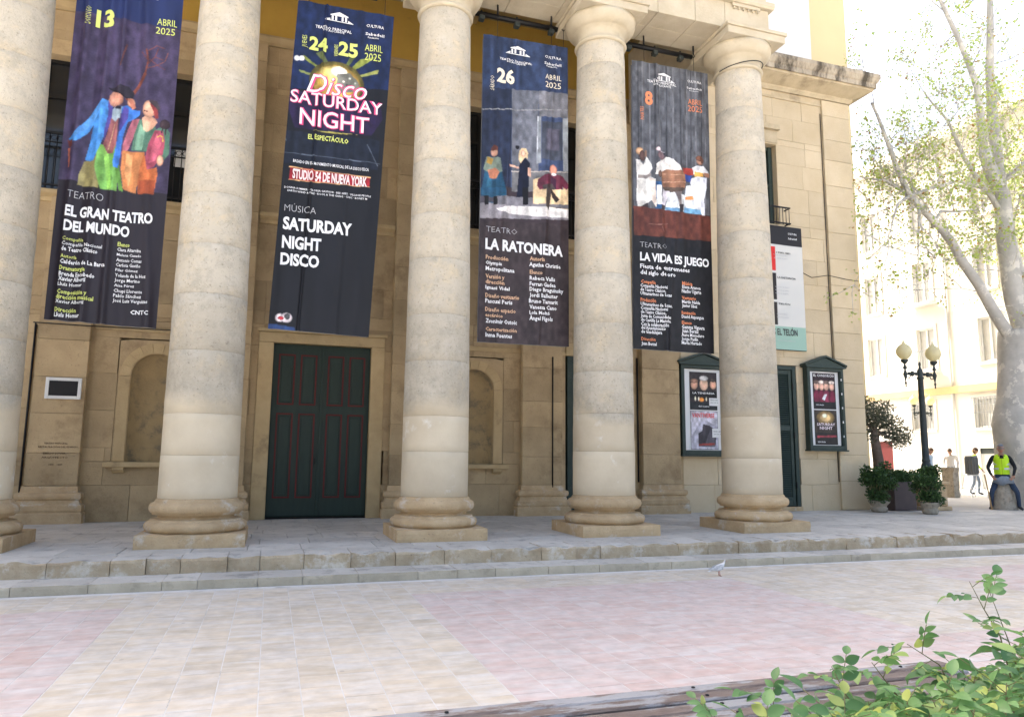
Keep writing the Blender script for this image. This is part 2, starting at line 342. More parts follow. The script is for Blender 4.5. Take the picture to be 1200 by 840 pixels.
def rough_block(x0, x1, y0, y1, z0, z1, amp, seed, cuts=(5, 3, 2), chip=0.6, two=True):
    """stone with uneven worn faces and knocked off front edges"""
    nx, ny, nz = cuts; bm = bmesh.new(); bmesh.ops.create_cube(bm, size=1)
    V = {}
    bm.free(); mb = MB(); vs = []; idx = {}
    def P(i, j, k):
        if (i, j, k) in idx: return idx[(i, j, k)]
        x = x0+(x1-x0)*i/nx; y = y0+(y1-y0)*j/ny; z = z0+(z1-z0)*k/nz
        n = noise.noise_vector(Vector((x*3.1+seed, y*3.1, z*5.3)))*amp
        if j == 0: y += n.y+0.5*amp
        if k == nz: z += n.z*0.35
        if j == 0 and k == nz:
            c = max(0, noise.noise(Vector((x*4.7+seed, 3, 1)))+0.25)*amp*2.2*chip; y += c; z -= c*0.8
        idx[(i, j, k)] = len(vs); vs.append((x, y, z)); return idx[(i, j, k)]
    fs = []; tops = []
    for i in range(nx):
        for k in range(nz): fs.append((P(i,0,k),P(i+1,0,k),P(i+1,0,k+1),P(i,0,k+1)))
        for j in range(ny): fs.append((P(i,j,nz),P(i+1,j,nz),P(i+1,j+1,nz),P(i,j+1,nz))); tops.append(len(fs)-1)
    for j in range(ny):
        for k in range(nz):
            fs.append((P(0,j+1,k),P(0,j,k),P(0,j,k+1),P(0,j+1,k+1))); fs.append((P(nx,j,k),P(nx,j+1,k),P(nx,j+1,k+1),P(nx,j,k+1)))
    mb.add(vs, fs)
    if two:
        for t in tops: mb.mi[t] = 1
    return mb
# lower step
low = struct('lower_step', MB().box(-9, 60, 8.815, 9.6, 0, 0.093), M['mortar'])
x = -3.4; r2 = random.Random(3)
while x < 19:
    L = r2.choice((.35,.48,.55,.62,.7)); x1 = x+L
    rough_block(x+.003, x1-.003, 8.79, 9.36, 0, .10+r2.uniform(-.001,.001), .010, x*7, (7, 3, 3), .8).build('kerb_stone', [M['kerbg'], M['slab']], low); x = x1
struct('lower_step_left', MB().box(-9, -3.4, 8.79, 9.36, 0, .10), M['kerbg']); 
# portico floor
floor = struct('portico_floor', MB().box(-13, 14.2, 9.37, 14.9, 0.01, .262), M['mortar'])
x = -3.6
while x < 18.3:
    L = r2.choice((.36,.42,.5,.55,.62,.7)); x1 = x+L
    rough_block(x+.003, x1-.003, 9.28+r2.uniform(-.012,.012), 9.80, .085, .277+r2.uniform(-.0015,.0015), .030, x*5, (9, 3, 5), 1.0).build('kerb_stone', [M['kerb'], M['slab']], floor); x = x1
y = 9.80; 
def slabmesh(x0, x1, y0, y1, z0, z1, c=.004):
    return MB().add([(x0,y0,z0),(x1,y0,z0),(x1,y1,z0),(x0,y1,z0),(x0,y0,z1-c),(x1,y0,z1-c),(x1,y1,z1-c),(x0,y1,z1-c),(x0+c,y0+c,z1),(x1-c,y0+c,z1),(x1-c,y1-c,z1),(x0+c,y1-c,z1)],
          [(0,1,5,4),(1,2,6,5),(2,3,7,6),(3,0,4,7),(4,5,9,8),(5,6,10,9),(6,7,11,10),(7,4,8,11),(8,9,10,11)])
for row in range(7):
    h = .68; x = -5.2-r2.random()*.5
    while x < 14.4:
        L = r2.choice((.5,.65,.8,.95)); z = .276+r2.uniform(-.002,.002)
        slabmesh(x+.004, x+L-.004, y+.004, min(y+h, 14.6)-.004, .24, z).build('paving_slab', M['slab'], floor); x += L
    y += h
side = struct('side_pavement', MB().box(14.2, 70, 9.78, 90, 0.012, .268), M['walk'])
for row in range(6):
    y0 = 9.80+row*.68; x = 14.5
    while x < 18.6:
        L = r2.choice((.65,.8,.95)); slabmesh(x+.004, x+L-.004, y0+.004, y0+.676, .24, .276+r2.uniform(-.002,.002)).build('paving_slab', M['slab'], side); x += L

# ------------------------------------------------------------------ theatre
YW = 14.53
th = thing('theatre', 'sandstone neoclassical theatre with a tall columned portico and dark green doors', 'theatre', (0.7, 14.5, .27))
def part(name, mb, m_, parent=None, kind=None, label=None): return mb.build(name, m_, parent or th, kind=kind, label=label)

def block_wall(parent, x0, x1, z0, z1, holes, m_, y=YW, row=.63, seed=1, lens=(.7,.9,1.05,1.2,1.35)):
    rr = random.Random(seed); zs = [z0]
    while zs[-1] < z1-.3: zs.append(min(z1, zs[-1]+row*rr.uniform(.93, 1.07)))
    if z1-zs[-1] > 0.01: zs[-1] = z1
    n = 0
    for a, b in zip(zs[:-1], zs[1:]):
        cuts = sorted({a, b}|{h[k] for h in holes for k in (2, 3) if a+.06 < h[k] < b-.06})
        joints = [x0]; 
        while joints[-1] < x1-.4: joints.append(joints[-1]+rr.choice(lens))
        joints[-1] = x1
        for za, zb in zip(cuts[:-1], cuts[1:]):
            mid = (za+zb)/2; hs = [h for h in holes if h[2] < mid < h[3]]
            for xa, xb in zip(joints[:-1], joints[1:]):
                segs = [(xa, xb)]
                for h in hs:
                    ns = []
                    for s_, e_ in segs:
                        if h[1] <= s_ or h[0] >= e_: ns.append((s_, e_)); continue
                        if s_ < h[0]: ns.append((s_, h[0]))
                        if e_ > h[1]: ns.append((h[1], e_))
                    segs = ns
                for s_, e_ in segs:
                    if e_-s_ < .05: continue
                    g = .0018; c = .0045; yy = y+rr.uniform(-.004, .004); X0, X1, Z0, Z1 = s_+g, e_-g, za+g, zb-g
                    MB().add([(X0,y+.34,Z0),(X1,y+.34,Z0),(X1,y+.34,Z1),(X0,y+.34,Z1),(X0,yy+c,Z0),(X1,yy+c,Z0),(X1,yy+c,Z1),(X0,yy+c,Z1),(X0+c,yy,Z0+c),(X1-c,yy,Z0+c),(X1-c,yy,Z1-c),(X0+c,yy,Z1-c)],
                        [(1,0,4,5)[::-1],(2,1,5,6)[::-1],(3,2,6,7)[::-1],(0,3,7,4)[::-1],(4,5,9,8),(5,6,10,9),(6,7,11,10),(7,4,8,11),(8,9,10,11)]).build('stone_block', m_, parent); n += 1
    return n
NICHES = [(-2.05, 1), (3.93, 2)]
NZ0, NSP, NR = 1.32, 2.85, .42
holes = [(-.33, 2.06, .27, 3.87), (5.98, 7.55, .27, 3.95), (-5.2, -1.78, 6.16, 8.75), (3.25, 6.42, 6.3, 9.05)]
for nx, _ in NICHES: holes.append((nx-.64, nx+.64, NZ0, 3.52))
pw = part('portico_wall', MB().box(-8, 8.85, YW+.39, YW+.6, .27, 11.2), M['joint'])
print('blocks', block_wall(pw, -4.6, 8.85, .27, 9.62, holes, M['wall'], seed=5))
ww = part('wing_wall', MB().box(8.85, 14.03, YW+.39, YW+.6, .27, 10.9), M['joint'])
wholes = [(10.75, 12.03, .27, 3.74), (10.95, 11.72, 7.27, 9.35)]
print('blocks', block_wall(ww, 8.85, 14.03, .27, 10.80, wholes, M['wing'], seed=9, row=.62, lens=(.8,1.0,1.15,.9)))
part('ochre_frieze', MB().box(-8, 8.84, YW-.01, YW+.37, 9.80, 11.16), M['ochre'])
part('crown_moulding', MB().extx([(YW,9.62),(YW-.05,9.62),(YW-.05,9.68),(YW-.12,9.76),(YW-.12,9.80),(YW,9.80)], -8, 8.84), M['trim'])
part('ceiling', MB().box(-8, 8.3, 11.32, YW+.36, 11.16, 11.4), M['ceil'])
for cx_ in (-5.1, -2.2, .7, 3.7, 6.5): part('ceiling_beam', MB().box(cx_-.14, cx_+.14, 11.34, YW-.02, 10.98, 11.157), M['ceil'])
fixn(th.children[-1])
# main body of the house behind
part('side_walls', MB().box(-12.6, 14.02, YW+.61, 34, .2, 10.85), M['wing'])
part('roof', MB().box(-12.7, 14.1, YW+.2, 34.2, 11.46, 11.6), M['bggrey'])
part('left_wing_wall', MB().box(-12.6, -8.01, YW, YW+.6, .27, 10.85), M['wing'])

# niches
def niche(nx):
    mb = MB(); n = 16; arc = [(nx-NR*math.cos(math.pi*i/n), NSP+NR*math.sin(math.pi*i/n)) for i in range(n+1)]
    # face plate round the arch
    L, Rr, T = nx-.635, nx+.635, 3.515; y = YW-.002
    outline = [(nx-NR, NZ0)]+arc+[(nx+NR, NZ0)]
    def outer(px, pz):
        if pz <= NSP: return (L if px < nx else Rr, pz)
        a = math.atan2(pz-NSP, px-nx); ca, sa = math.cos(a), math.sin(a)
        t = min((Rr-nx)/abs(ca) if abs(ca) > 1e-6 else 9, (T-NSP)/sa if sa > 1e-6 else 9); return (nx+ca*t, NSP+sa*t)
    vs = []; fs = []
    for p in outline:
        q = outer(*p); vs += [(p[0], y, p[1]), (q[0], y, q[1])]
    for i in range(len(outline)-1): fs.append((2*i, 2*i+1, 2*i+3, 2*i+2)[::-1])
    mb.add(vs, fs)
    mb.add([(L,y,T),(nx-(T-NSP),y,T),(L,y,NSP+(nx-L))],[(0,1,2)])
    o = fixn(mb.build('niche_surround', M['wall'], pw))
    # recess: shallow half cylinder with quarter dome
    mb = MB(); D = .33; cols_ = 14; vs = []; rows = [NZ0, 1.9, 2.4, NSP]+[NSP+NR*math.sin(math.pi/2*k/7) for k in range(1, 8)]
    for z in rows:
        rr = NR if z <= NSP else math.sqrt(max(0, NR*NR-(z-NSP)**2))
        for j in range(cols_+1):
            a = math.pi*j/cols_; vs.append((nx-rr*math.cos(a), YW-.002+D*math.sin(a)*(rr/NR if z > NSP else 1), z))
    fs = [(i*(cols_+1)+j, i*(cols_+1)+j+1, (i+1)*(cols_+1)+j+1, (i+1)*(cols_+1)+j) for i in range(len(rows)-1) for j in range(cols_)]
    mb.add(vs, fs, 0, True)
    mb.add([(nx-NR,YW,NZ0),(nx+NR,YW,NZ0),(nx+NR,YW+D+.02,NZ0),(nx-NR,YW+D+.02,NZ0)],[(0,1,2,3)])
    mb.build('niche_recess', M['inner'], pw)
    # archivolt of wedge stones
    k = 9
    for i in range(k):
        a0, a1 = math.pi*i/k+.008, math.pi*(i+1)/k-.008; pts = []
        for t in range(4): a = a0+(a1-a0)*t/3; pts.append((nx+.61*math.cos(a), NSP+.61*math.sin(a)))
        for t in range(4): a = a1-(a1-a0)*t/3; pts.append((nx+(NR+.012)*math.cos(a), NSP+(NR+.012)*math.sin(a)))
        fixn(MB().prism(pts, YW-.028, YW+.02).build('arch_stone', M['trim'], pw))
    for s in (-1, 1):
        a, b = sorted((nx+s*(NR+.012), nx+s*.61)); part('niche_jamb', MB().box(a, b, YW-.022, YW+.01, NZ0+.01, NSP-.01, c=.004), M['trim'])
    part('niche_sill', MB().box(nx-.74, nx+.74, YW-.13, YW-.003, 1.225, NZ0-.003, c=.008), M['trim'])
    for s in (-1, 1): part('sill_bracket', MB().extx([(YW-.003,1.222),(YW-.11,1.222),(YW-.11,1.18),(YW-.06,1.14),(YW-.003,1.12)], nx+s*.5-.09, nx+s*.5+.09), M['trim'])
for nx, _ in NICHES: niche(nx)

# pilasters
def pilaster(x0, x1, ztop, m_, base=True, seed=0, d=.15):
    p = part('pilaster', MB().box(x0+.02, x1-.02, YW-d+.02, YW-.006, .3, ztop-.01), M['joint'])
    rr = random.Random(seed); z = .90 if base else .29
    while z < ztop-.05:
        z1 = min(ztop, z+.63*rr.uniform(.85, 1.15)); 
        if ztop-z1 < .25: z1 = ztop
        yy = YW-d+rr.uniform(-.003, .003)
        MB().box(x0, x1, yy, YW-.005, z+.003, z1-.003, c=.006).build('stone_block', m_, p); z = z1
    if base:
        e = .0
        prof = [(0,.27),(.14,.27),(.14,.44),(.11,.46),(.125,.50),(.125,.57),(.08,.60),(.06,.66),(.09,.69),(.10,.735),(.09,.78),(.03,.80),(.02,.90),(0,.90)]
        # wrap the base moulding round three sides
        mb = MB(); rings = []
        for o_, z in prof: rings.append([(x0-o_, YW-.005, z), (x0-o_, YW-.15-o_, z), (x1+o_, YW-.15-o_, z), (x1+o_, YW-.005, z)])
        vs = [v for r_ in rings for v in r_]
        mb.add(vs, [(4*i+j, 4*i+j+1, 4*i+j+5, 4*i+j+4) for i in range(1, len(prof)-2) for j in range(3)])
        fixn(mb.build('pilaster_base', M['base'], p))
    return p
pilaster(-3.95, -3.15, 6.0, M['wall'], seed=1)
pilaster(-1.25, -.47, 9.58, M['wall'], seed=2)
pilaster(2.20, 2.98, 9.58, M['wall'], seed=3)
pilaster(4.95, 5.85, 6.05, M['wall'], seed=4)
pilaster(7.76, 8.70, 9.58, M['wall'], seed=5)
pilaster(13.17, 14.03, 10.78, M['wing'], base=False, seed=6, d=.055)
# string courses
for a, b in ((-5.0,-1.3),(-.44,2.17),(3.01,7.73)):
    part('string_course', MB().extx([(YW,5.93),(YW-.05,5.93),(YW-.06,6.0),(YW-.16,6.05),(YW-.16,6.12),(YW,6.15)], a, b), M['trim'])
for a, b in ((-3.1,-1.3),(3.01,4.93),(5.88,5.97)):
    part('string_course', MB().extx([(YW,3.66),(YW-.035,3.66),(YW-.035,3.74),(YW,3.76)], a, b), M['trim'])
# balcony openings behind the banners
for i, (a, b, z0, z1) in enumerate([(-5.2,-1.78,6.16,8.75), (3.25,6.42,6.3,9.05)]):
    wd = part('balcony_window', MB().box(a-.002, b+.002, YW+.30, YW+.34, z0, z1), M['glass'])
    k = int((b-a)/.75)
    for j in range(k+1):
        x = a+(b-a)*j/k; MB().box(max(a, x-.05), min(b, x+.05), YW+.24, YW+.298, z0+.06, z1-.06).build('frame', M['dark'], wd)
    MB().box(a, b, YW+.24, YW+.3, z0, z0+.058).build('frame', M['dark'], wd); MB().box(a, b, YW+.24, YW+.3, z1-.058, z1).build('frame', M['dark'], wd)
    MB().box(a, b, YW+.235, YW+.297, z1-.75, z1-.67).build('frame', M['dark'], wd)
    rl = part('balcony_railing', MB().box(a+.03, b-.03, YW-.09, YW-.05, z0+1.02, z0+1.07), M['black'])
    bars = MB().box(a+.03, b-.03, YW-.085, YW-.055, z0+.05, z0+.085); x = a+.08
    bars.box(a+.03, b-.03, YW-.085, YW-.055, z0+.86, z0+.88)
    while x < b-.05: bars.tube([(x, YW-.07, z0+.0), (x, YW-.07, z0+1.03)], .010, 5); x += .115
    x = a+.137
    while x < b-.05: bars.tube([(x+.045*math.cos(t*.7), YW-.07, z0+.95+.045*math.sin(t*.7)) for t in range(10)], .006, 4); x += .115
    bars.build('balusters', M['black'], rl, kind='stuff')
# pale notice seen in the left balcony window
part('window_notice', MB().box(-2.07, -1.86, YW+.225, YW+.233, 6.95, 7.32), M['paper'])

# main door
def framed_door(x0, x1, z0, z1, y, leaves, dm, rm, rows, name='door'):
    d = part(name, MB().box(x0, x1, y+.05, y+.07, z0, z1), dm)
    wl = (x1-x0)/leaves
    for l in range(leaves):
        a = x0+l*wl+.004; b = a+wl-.008
        lf = MB().box(a, b, y+.012, y+.049, z0+.02, z1-.005, c=.003).build('door_leaf', dm, d)
        pw_ = (b-a-.30)/2
        for q in range(2):
            pa = a+.10+q*(pw_+.10); pb = pa+pw_
            for r0, r1 in rows:
                c = MB(); t = .028
                for (u0, u1, v0, v1) in ((pa,pb,r1-t,r1),(pa,pb,r0,r0+t),(pa,pa+t,r0+t,r1-t),(pb-t,pb,r0+t,r1-t)): c.box(u0, u1, y-.004, y+.011, v0, v1, c=.003)
                c.build('panel_moulding', rm, d)
                MB().box(pa+.055, pb-.055, y-.001, y+.011, r0+.055, r1-.055, c=.006).build('door_panel', dm, d)
    return d
dr = framed_door(-.055, 1.795, .30, 3.60, YW+.06, 2, M['door'], M['red'], [(2.42,3.40),(.66,2.26)])
MB().box(.845, .895, YW+.045, YW+.071, .32, 3.59, c=.006).build('meeting_rail', M['door'], dr)
MB().tube([(.80, YW+.03, 1.42), (.80, YW-.0, 1.42), (.80, YW-.0, 1.30), (.80, YW+.03, 1.30)], .008, 6).build('door_handle', M['black'], dr)
MB().box(-.05, 1.79, YW+.03, YW+.10, .275, .298).build('threshold', M['dark'], dr)
for a, b in ((-.33,-.057),(1.797,2.06)): part('door_jamb', MB().box(a, b, YW-.05, YW+.36, .27, 3.60, c=.008), M['trim'])
part('door_lintel', MB().box(-.33, 2.06, YW-.052, YW+.36, 3.603, 3.80, c=.008), M['trim'])
part('door_cap', MB().box(-.36, 2.10, YW-.09, YW+.36, 3.803, 3.87, c=.008), M['trim'])
# green shutter doors with louvres
def shutter_door(x0, x1, z0, z1, y):
    d = part('shutter_door', MB().box(x0, x1, y+.10, y+.12, z0, z1), M['dark'])
    fr = MB()
    for a, b in ((x0, x0+.10), (x1-.10, x1)): fr.box(a, b, y-.03, y+.099, z0, z1, c=.004)
    fr.box(x0+.101, x1-.101, y-.03, y+.099, z1-.09, z1, c=.004); fr.build('frame', M['green'], d)
    n = 2; w_ = (x1-x0-.22)/n
    for l in range(n):
        a = x0+.11+l*w_; b = a+w_-.006; s = MB()
        for u in ((a, a+.08), (b-.08, b)): s.box(u[0], u[1], y+.0, y+.045, z0+.01, z1-.10, c=.003)
        mid = z0+(z1-z0)*.55
        for v in ((z0+.01, z0+.2), (mid-.06, mid+.06), (z1-.2, z1-.101)): s.box(a+.081, b-.081, y+.002, y+.043, v[0], v[1], c=.003)
        s.build('shutter_frame', M['green'], d)
        lv = MB(); 
        for v0, v1 in ((z0+.2, mid-.06), (mid+.06, z1-.2)):
            k = int((v1-v0)/.05)
            for i in range(k):
                z = v0+(v1-v0)*(i+.5)/k
                lv.add([(a+.08,y+.005,z-.02),(b-.08,y+.005,z-.02),(b-.08,y+.04,z+.02),(a+.08,y+.04,z+.02),(a+.08,y+.009,z-.024),(b-.08,y+.009,z-.024),(b-.08,y+.044,z+.016),(a+.08,y+.044,z+.016)],
                       [(0,1,2,3),(7,6,5,4),(0,4,5,1)])
        lv.build('louvre_slats', M['green'], d, kind='stuff')
    hg = MB()
    for z in (z0+.5, (z0+z1)/2, z1-.5): hg.box(x1-.115, x1-.095, y-.045, y-.03, z-.07, z+.07)
    hg.build('hinge', M['black'], d)
    return d
shutter_door(10.78, 12.0, .38, 3.72, YW+.01)
part('door_step', MB().box(10.7, 12.03, YW-.06, YW+.3, .27, .375, c=.01), M['base'])
shutter_door(6.02, 7.52, .30, 3.66, YW+.02)
part('door_lintel', MB().box(5.985, 7.545, YW-.02, YW+.3, 3.665, 3.945, c=.008), M['trim'])
# wing window
wn = part('upper_window', MB().box(10.96, 11.71, YW+.26, YW+.30, 7.28, 9.34), M['glass'])
for a, b in ((10.96,11.06),(11.60,11.71)): MB().box(a, b, YW+.16, YW+.258, 7.29, 9.33).build('frame', M['green'], wn)
for z in (7.29, 8.3, 9.26): MB().box(11.063, 11.597, YW+.18, YW+.257, z, z+.07).build('frame', M['green'], wn)
part('window_hood', MB().box(10.8, 11.80, YW-.10, YW-.006, 9.72, 9.86, c=.01), M['soffit'])
part('window_lintel', MB().box(10.85, 11.76, YW-.025, YW-.005, 9.38, 9.70, c=.006), M['soffit'])
bx = part('window_railing', MB().box(10.8, 11.9, YW-.22, YW-.19, 7.62, 7.65), M['black'])
bb = MB().box(10.8, 11.9, YW-.22, YW-.19, 7.22, 7.25)
for i in range(12): bb.tube([(10.83+i*.094, YW-.205, 7.2), (10.83+i*.094, YW-.205, 7.64)], .008, 4)
for x in (10.81, 11.89): bb.box(x-.01, x+.01, YW-.2, YW-.003, 7.23, 7.26); bb.box(x-.01, x+.01, YW-.2, YW-.003, 7.62, 7.645)
bb.build('balusters', M['black'], bx)
# wing cornice
def ring_prof(name, prof, x0, x1, m_, y=YW, ret=True):
    mb = MB(); vs = []
    for o_, z in prof: vs += [(x0, y-o_, z), (x1+(o_ if ret else 0), y-o_, z), (x1+(o_ if ret else 0), y+6, z)]
    n = len(prof); fs = []
    for i in range(n-1):
        for j in range(2): fs.append((3*i+j, 3*i+j+1, 3*i+j+4, 3*i+j+3))
    return fixn(part(name, mb.add(vs, fs), m_))
ring_prof('cornice_bed', [(.0,10.60),(.03,10.60),(.03,10.66),(.0,10.67),(0,10.80),(.06,10.80),(.10,10.88),(.10,10.92),(.47,11.05),(.47,11.10),(.50,11.10)], 8.85, 14.03, M['soffit'])
ring_prof('cornice', [(.50,11.095),(.52,11.10),(.52,11.22),(.55,11.25),(.60,11.36),(.60,11.46),(.3,11.50),(-.2,11.50)], 8.42, 14.03, M['cornice'])

# entablature
EX0, EX1 = -7.02, 8.36; YA = 10.84
ent = part('entablature', MB().box(EX0+.02, EX1-.02, YA-.40, YA+.44, 9.32, 9.72), M['joint'])
x = EX0; rr = random.Random(4)
while x < EX1-.1:
    x1 = x+rr.choice((.62,.75,.9)); 
    if EX1-x1 < .4: x1 = EX1
    for a, b in ((YA-.43, YA+.01), (YA+.014, YA+.46)):
        MB().box(x+.003, x1-.003, a, b, 9.20, 9.70, c=.006).build('stone_block', M['cap'], ent)
    x = x1
for s, (a, b) in enumerate(((YA-.50, 9.703),)):
    part('taenia', MB().extx([(a,b),(a-.03,b+.04),(a-.03,b+.11),(YA+.4,b+.11),(YA+.4,b)], EX0-.06, EX1+.07), M['cap'])
part('frieze', MB().box(EX0+.03, EX1-.03, YA-.41, YA+.45, 9.815, 10.75), M['cap'])
part('portico_cornice', MB().extx([(YA-.41,10.752),(YA-.5,10.80),(YA-.85,10.95),(YA-.9,11.05),(YA-.95,11.40),(YA+.4,11.42),(YA+.4,10.752)], EX0-.45, EX1+.06), M['cornice'])
cx0 = (EX0+EX1)/2
part('pediment', MB().prism([(EX0-.4,11.425),(EX1-.02,11.425),(cx0,14.3)], YA-.6, YA+.5), M['cap'])
part('attic', MB().box(EX0, EX1-.02, YA+.52, YW+.1, 11.43, 12.9), M['wing'])
for xx in (-6.52,-3.60,-.915,2.345,5.13,7.85):
    rg = part('regula', MB().box(xx-.30, xx+.30, YA-.475, YA-.433, 9.64, 9.70, c=.004), M['cap'])
    for i in range(6):
        gx = xx-.25+i*.1; MB().lathe([(.022,-.045),(.016,0)], (gx, YA-.455, 9.638), 8).build('gutta', M['cap'], rg)
for xa, xb in ((EX1-.84, EX1-.03),): part('side_beam', MB().box(xa, xb, YA+.462, YW-.16, 9.21, 10.9), M['cap'])

# columns
def shaft_r(z): t = (z-.84)/(8.52-.84); return .502-.082*t-.012*t*t+.012*math.sin(math.pi*t)
def column(X, seed, label):
    c = link(bpy.data.objects.new('column', None), th, (X, YA, .276)); c['label'] = label
    rr = random.Random(seed); S = .65
    pl = rough_block(X-S, X+S, YA-S, YA+S, .274, .445, .012, seed*3.3, (8, 8, 3), .9, False); 
    pl.add([(X-S,YA+S-.001,.274),(X+S,YA+S-.001,.274),(X+S,YA+S-.001,.445),(X-S,YA+S-.001,.445)], [(0,1,2,3)])
    pl.build('plinth', M['base'], c)
    tor = [(.59,.442)]+[(.575+.070*math.cos(a), .515+.068*math.sin(a)) for a in [R(k) for k in range(-80, 81, 20)]]
    tor += [(.575,.588),(.575,.603),(.575,.606),(.50,.612),(.478,.63),(.478,.648),(.50,.664),(.55,.668),(.55,.682)]
    tor += [(.545+.050*math.cos(a), .752+.068*math.sin(a)) for a in [R(k) for k in range(-80, 81, 20)]]
    tor += [(.53,.83),(.528,.845),(.505,.875)]
    MB().lathe(tor, (X, YA, 0), 56, jit=.010, seed=seed).build('base_moulding', M['base'], c)
    z = .875; 
    first = True
    while z < 8.50:
        h = (2.12-.875+rr.uniform(-.25,.2))/2 if z < 1.9 else rr.uniform(.66, .86)
        z1 = z+h
        if 8.52-z1 < .35: z1 = 8.52
        ch = .0025; g = .001; e = [(-.0, 0)]
        k = 5; prof = [(shaft_r(z)-ch, z+g)]+[(shaft_r(z+(z1-z)*t/k), z+g+ch+(z1-z-2*g-2*ch)*t/k) for t in range(k+1)]+[(shaft_r(z1)-ch, z1-g)]
        MB().lathe(prof, (X, YA, 0), 48, jit=.006, seed=seed*1.7).build('column_drum', M['column'], c); z = z1
    r0 = shaft_r(8.52)
    cap = [(r0,8.522),(r0+.035,8.53),(r0+.045,8.555),(r0+.035,8.585),(r0+.01,8.59),(r0+.005,8.60),(r0+.005,8.72),(r0+.02,8.73),(r0+.02,8.755),(r0+.04,8.76),(r0+.04,8.785)]
    cap += [(r0+.04+.168*math.sin(a), 8.785+.21*(1-math.cos(a))) for a in [R(k_) for k_ in range(15, 91, 15)]]
    MB().lathe(cap, (X, YA, 0), 56, jit=.004, seed=seed).build('echinus', M['cap'], c)
    MB().box(X-.61, X+.61, YA-.61, YA+.61, 9.0, 9.135, c=.008).box(X-.64, X+.64, YA-.64, YA+.64, 9.137, 9.197, c=.006).build('abacus', M['cap'], c)
    return c
for i, (X, lb) in enumerate([(-6.52,'far left portico column'),(-3.60,'portico column at the left edge of the view'),(-.915,'portico column left of the main door'),(2.345,'portico column right of the main door'),(5.13,'portico column before the second shuttered door'),(7.95,'portico corner column beside the poster cases')]):
    column(X, i+1.5, lb)
# cracked patch on the column left of the door
fixn(part('stage_tower', MB().box(2, 17.85, 20, 33, 11.0, 27), M['tower'], label='white rendered tower block rising behind the portico'))
fixn(part('stage_tower_side', MB().box(17.86, 19.75, 20.3, 33, 0.27, 26), M['yellow'], label='pale yellow rendered strip of wall beside the white tower'))
# ------------------------------------------------------------------ printed text: (words, x, z, width, letter height, ink) in metres
B1=[('13',-2.72,7.55,0.24,0.26,'g'),
('ABRIL',-1.93,7.74,0.27,0.11,'g'),
('2025',-1.94,7.6,0.26,0.11,'g'),
('TEATRO',-2.86,4.96,0.43,0.11,'t'),
('EL GRAN TEATRO',-2.87,4.7,1.09,0.15,'w'),
('DEL MUNDO',-2.87,4.49,0.8,0.15,'w'),
('Compañía',-2.87,4.35,0.25,0.05,'g'),
('Compañía Nacional',-2.87,4.28,0.48,0.05,'w'),
('de Teatro Clásico',-2.87,4.2,0.43,0.06,'w'),
('Autoría',-2.87,4.1,0.18,0.05,'g'),
('Calderón de La Barca',-2.87,4.02,0.54,0.06,'w'),
('Dramaturgia',-2.87,3.93,0.31,0.06,'g'),
('Brenda Escobedo',-2.87,3.85,0.42,0.06,'w'),
('Xavier Albertí',-2.87,3.78,0.33,0.06,'w'),
('Lluís Homar',-2.87,3.71,0.29,0.05,'w'),
('Composición y',-2.87,3.6,0.35,0.06,'g'),
('dirección musical',-2.88,3.53,0.44,0.06,'g'),
('Xavier Albertí',-2.88,3.47,0.34,0.05,'w'),
('Dirección',-2.88,3.35,0.25,0.06,'g'),
('Lluís Homar',-2.88,3.28,0.3,0.06,'w'),
('Elenco',-2.2,4.34,0.15,0.06,'g'),
('Clara Altarriba',-2.2,4.27,0.3,0.05,'w'),
('Malena Casado',-2.2,4.2,0.31,0.04,'w'),
('Antonio Comas',-2.2,4.12,0.32,0.05,'w'),
('Carlota Gaviño',-2.2,4.05,0.31,0.05,'w'),
('Pilar Gómez',-2.2,3.98,0.28,0.04,'w'),
('Yolanda de la Hoz',-2.2,3.9,0.39,0.05,'w'),
('Jorge Merino',-2.2,3.83,0.32,0.05,'w'),
('Aisa Pérez',-2.2,3.76,0.25,0.04,'w'),
('Chupi Llorente',-2.2,3.68,0.36,0.05,'w'),
('Pablo Sánchez',-2.2,3.61,0.35,0.05,'w'),
('José Luis Verguizas',-2.2,3.54,0.44,0.05,'w'),
('CNTC',-1.97,3.38,0.23,0.06,'w')]
B2=[('TEATRO PRINCIPAL',0.32,8.16,0.56,0.05,'w'),
('DE ALICANTE',0.44,8.13,0.33,0.03,'w'),
('24',0.24,7.78,0.28,0.22,'g'),
('25',0.69,7.77,0.3,0.23,'g'),
('ABRIL',1.1,7.92,0.28,0.12,'g'),
('2025',1.1,7.76,0.26,0.13,'g'),
('CULTURA',1.11,8.33,0.28,0.05,'w'),
('Sabadell',1.1,8.19,0.3,0.05,'w'),
('Fundación',1.14,8.14,0.17,0.03,'w'),
('Disco',0.23,7.09,0.93,0.28,'d'),
('SATURDAY',-0.0,6.86,1.41,0.21,'n'),
('NIGHT',0.15,6.52,1.06,0.27,'n'),
('EL ESPECTÁCULO',0.29,6.3,0.61,0.08,'g'),
('BASADO EN EL MOVIMIENTO MUSICAL DE LA DISCOTECA',0.09,5.89,1.14,0.05,'w'),
('STUDIO 54 DE NUEVA YORK',0.09,5.64,1.12,0.15,'s'),
('DONNA SUMMER · GLORIA GAYNOR · BEE GEES · VILLAGE PEOPLE',-0.02,5.47,1.3,0.03,'w'),
('EARTH WIND & FIRE · KOOL & THE GANG · CHIC · BONEY M',0.03,5.42,1.19,0.03,'w'),
('MÚSICA',0.0,5.11,0.46,0.11,'t'),
('SATURDAY',-0.01,4.83,1.02,0.19,'w'),
('NIGHT',-0.01,4.54,0.57,0.19,'w'),
('DISCO',-0.02,4.28,0.56,0.18,'w')]
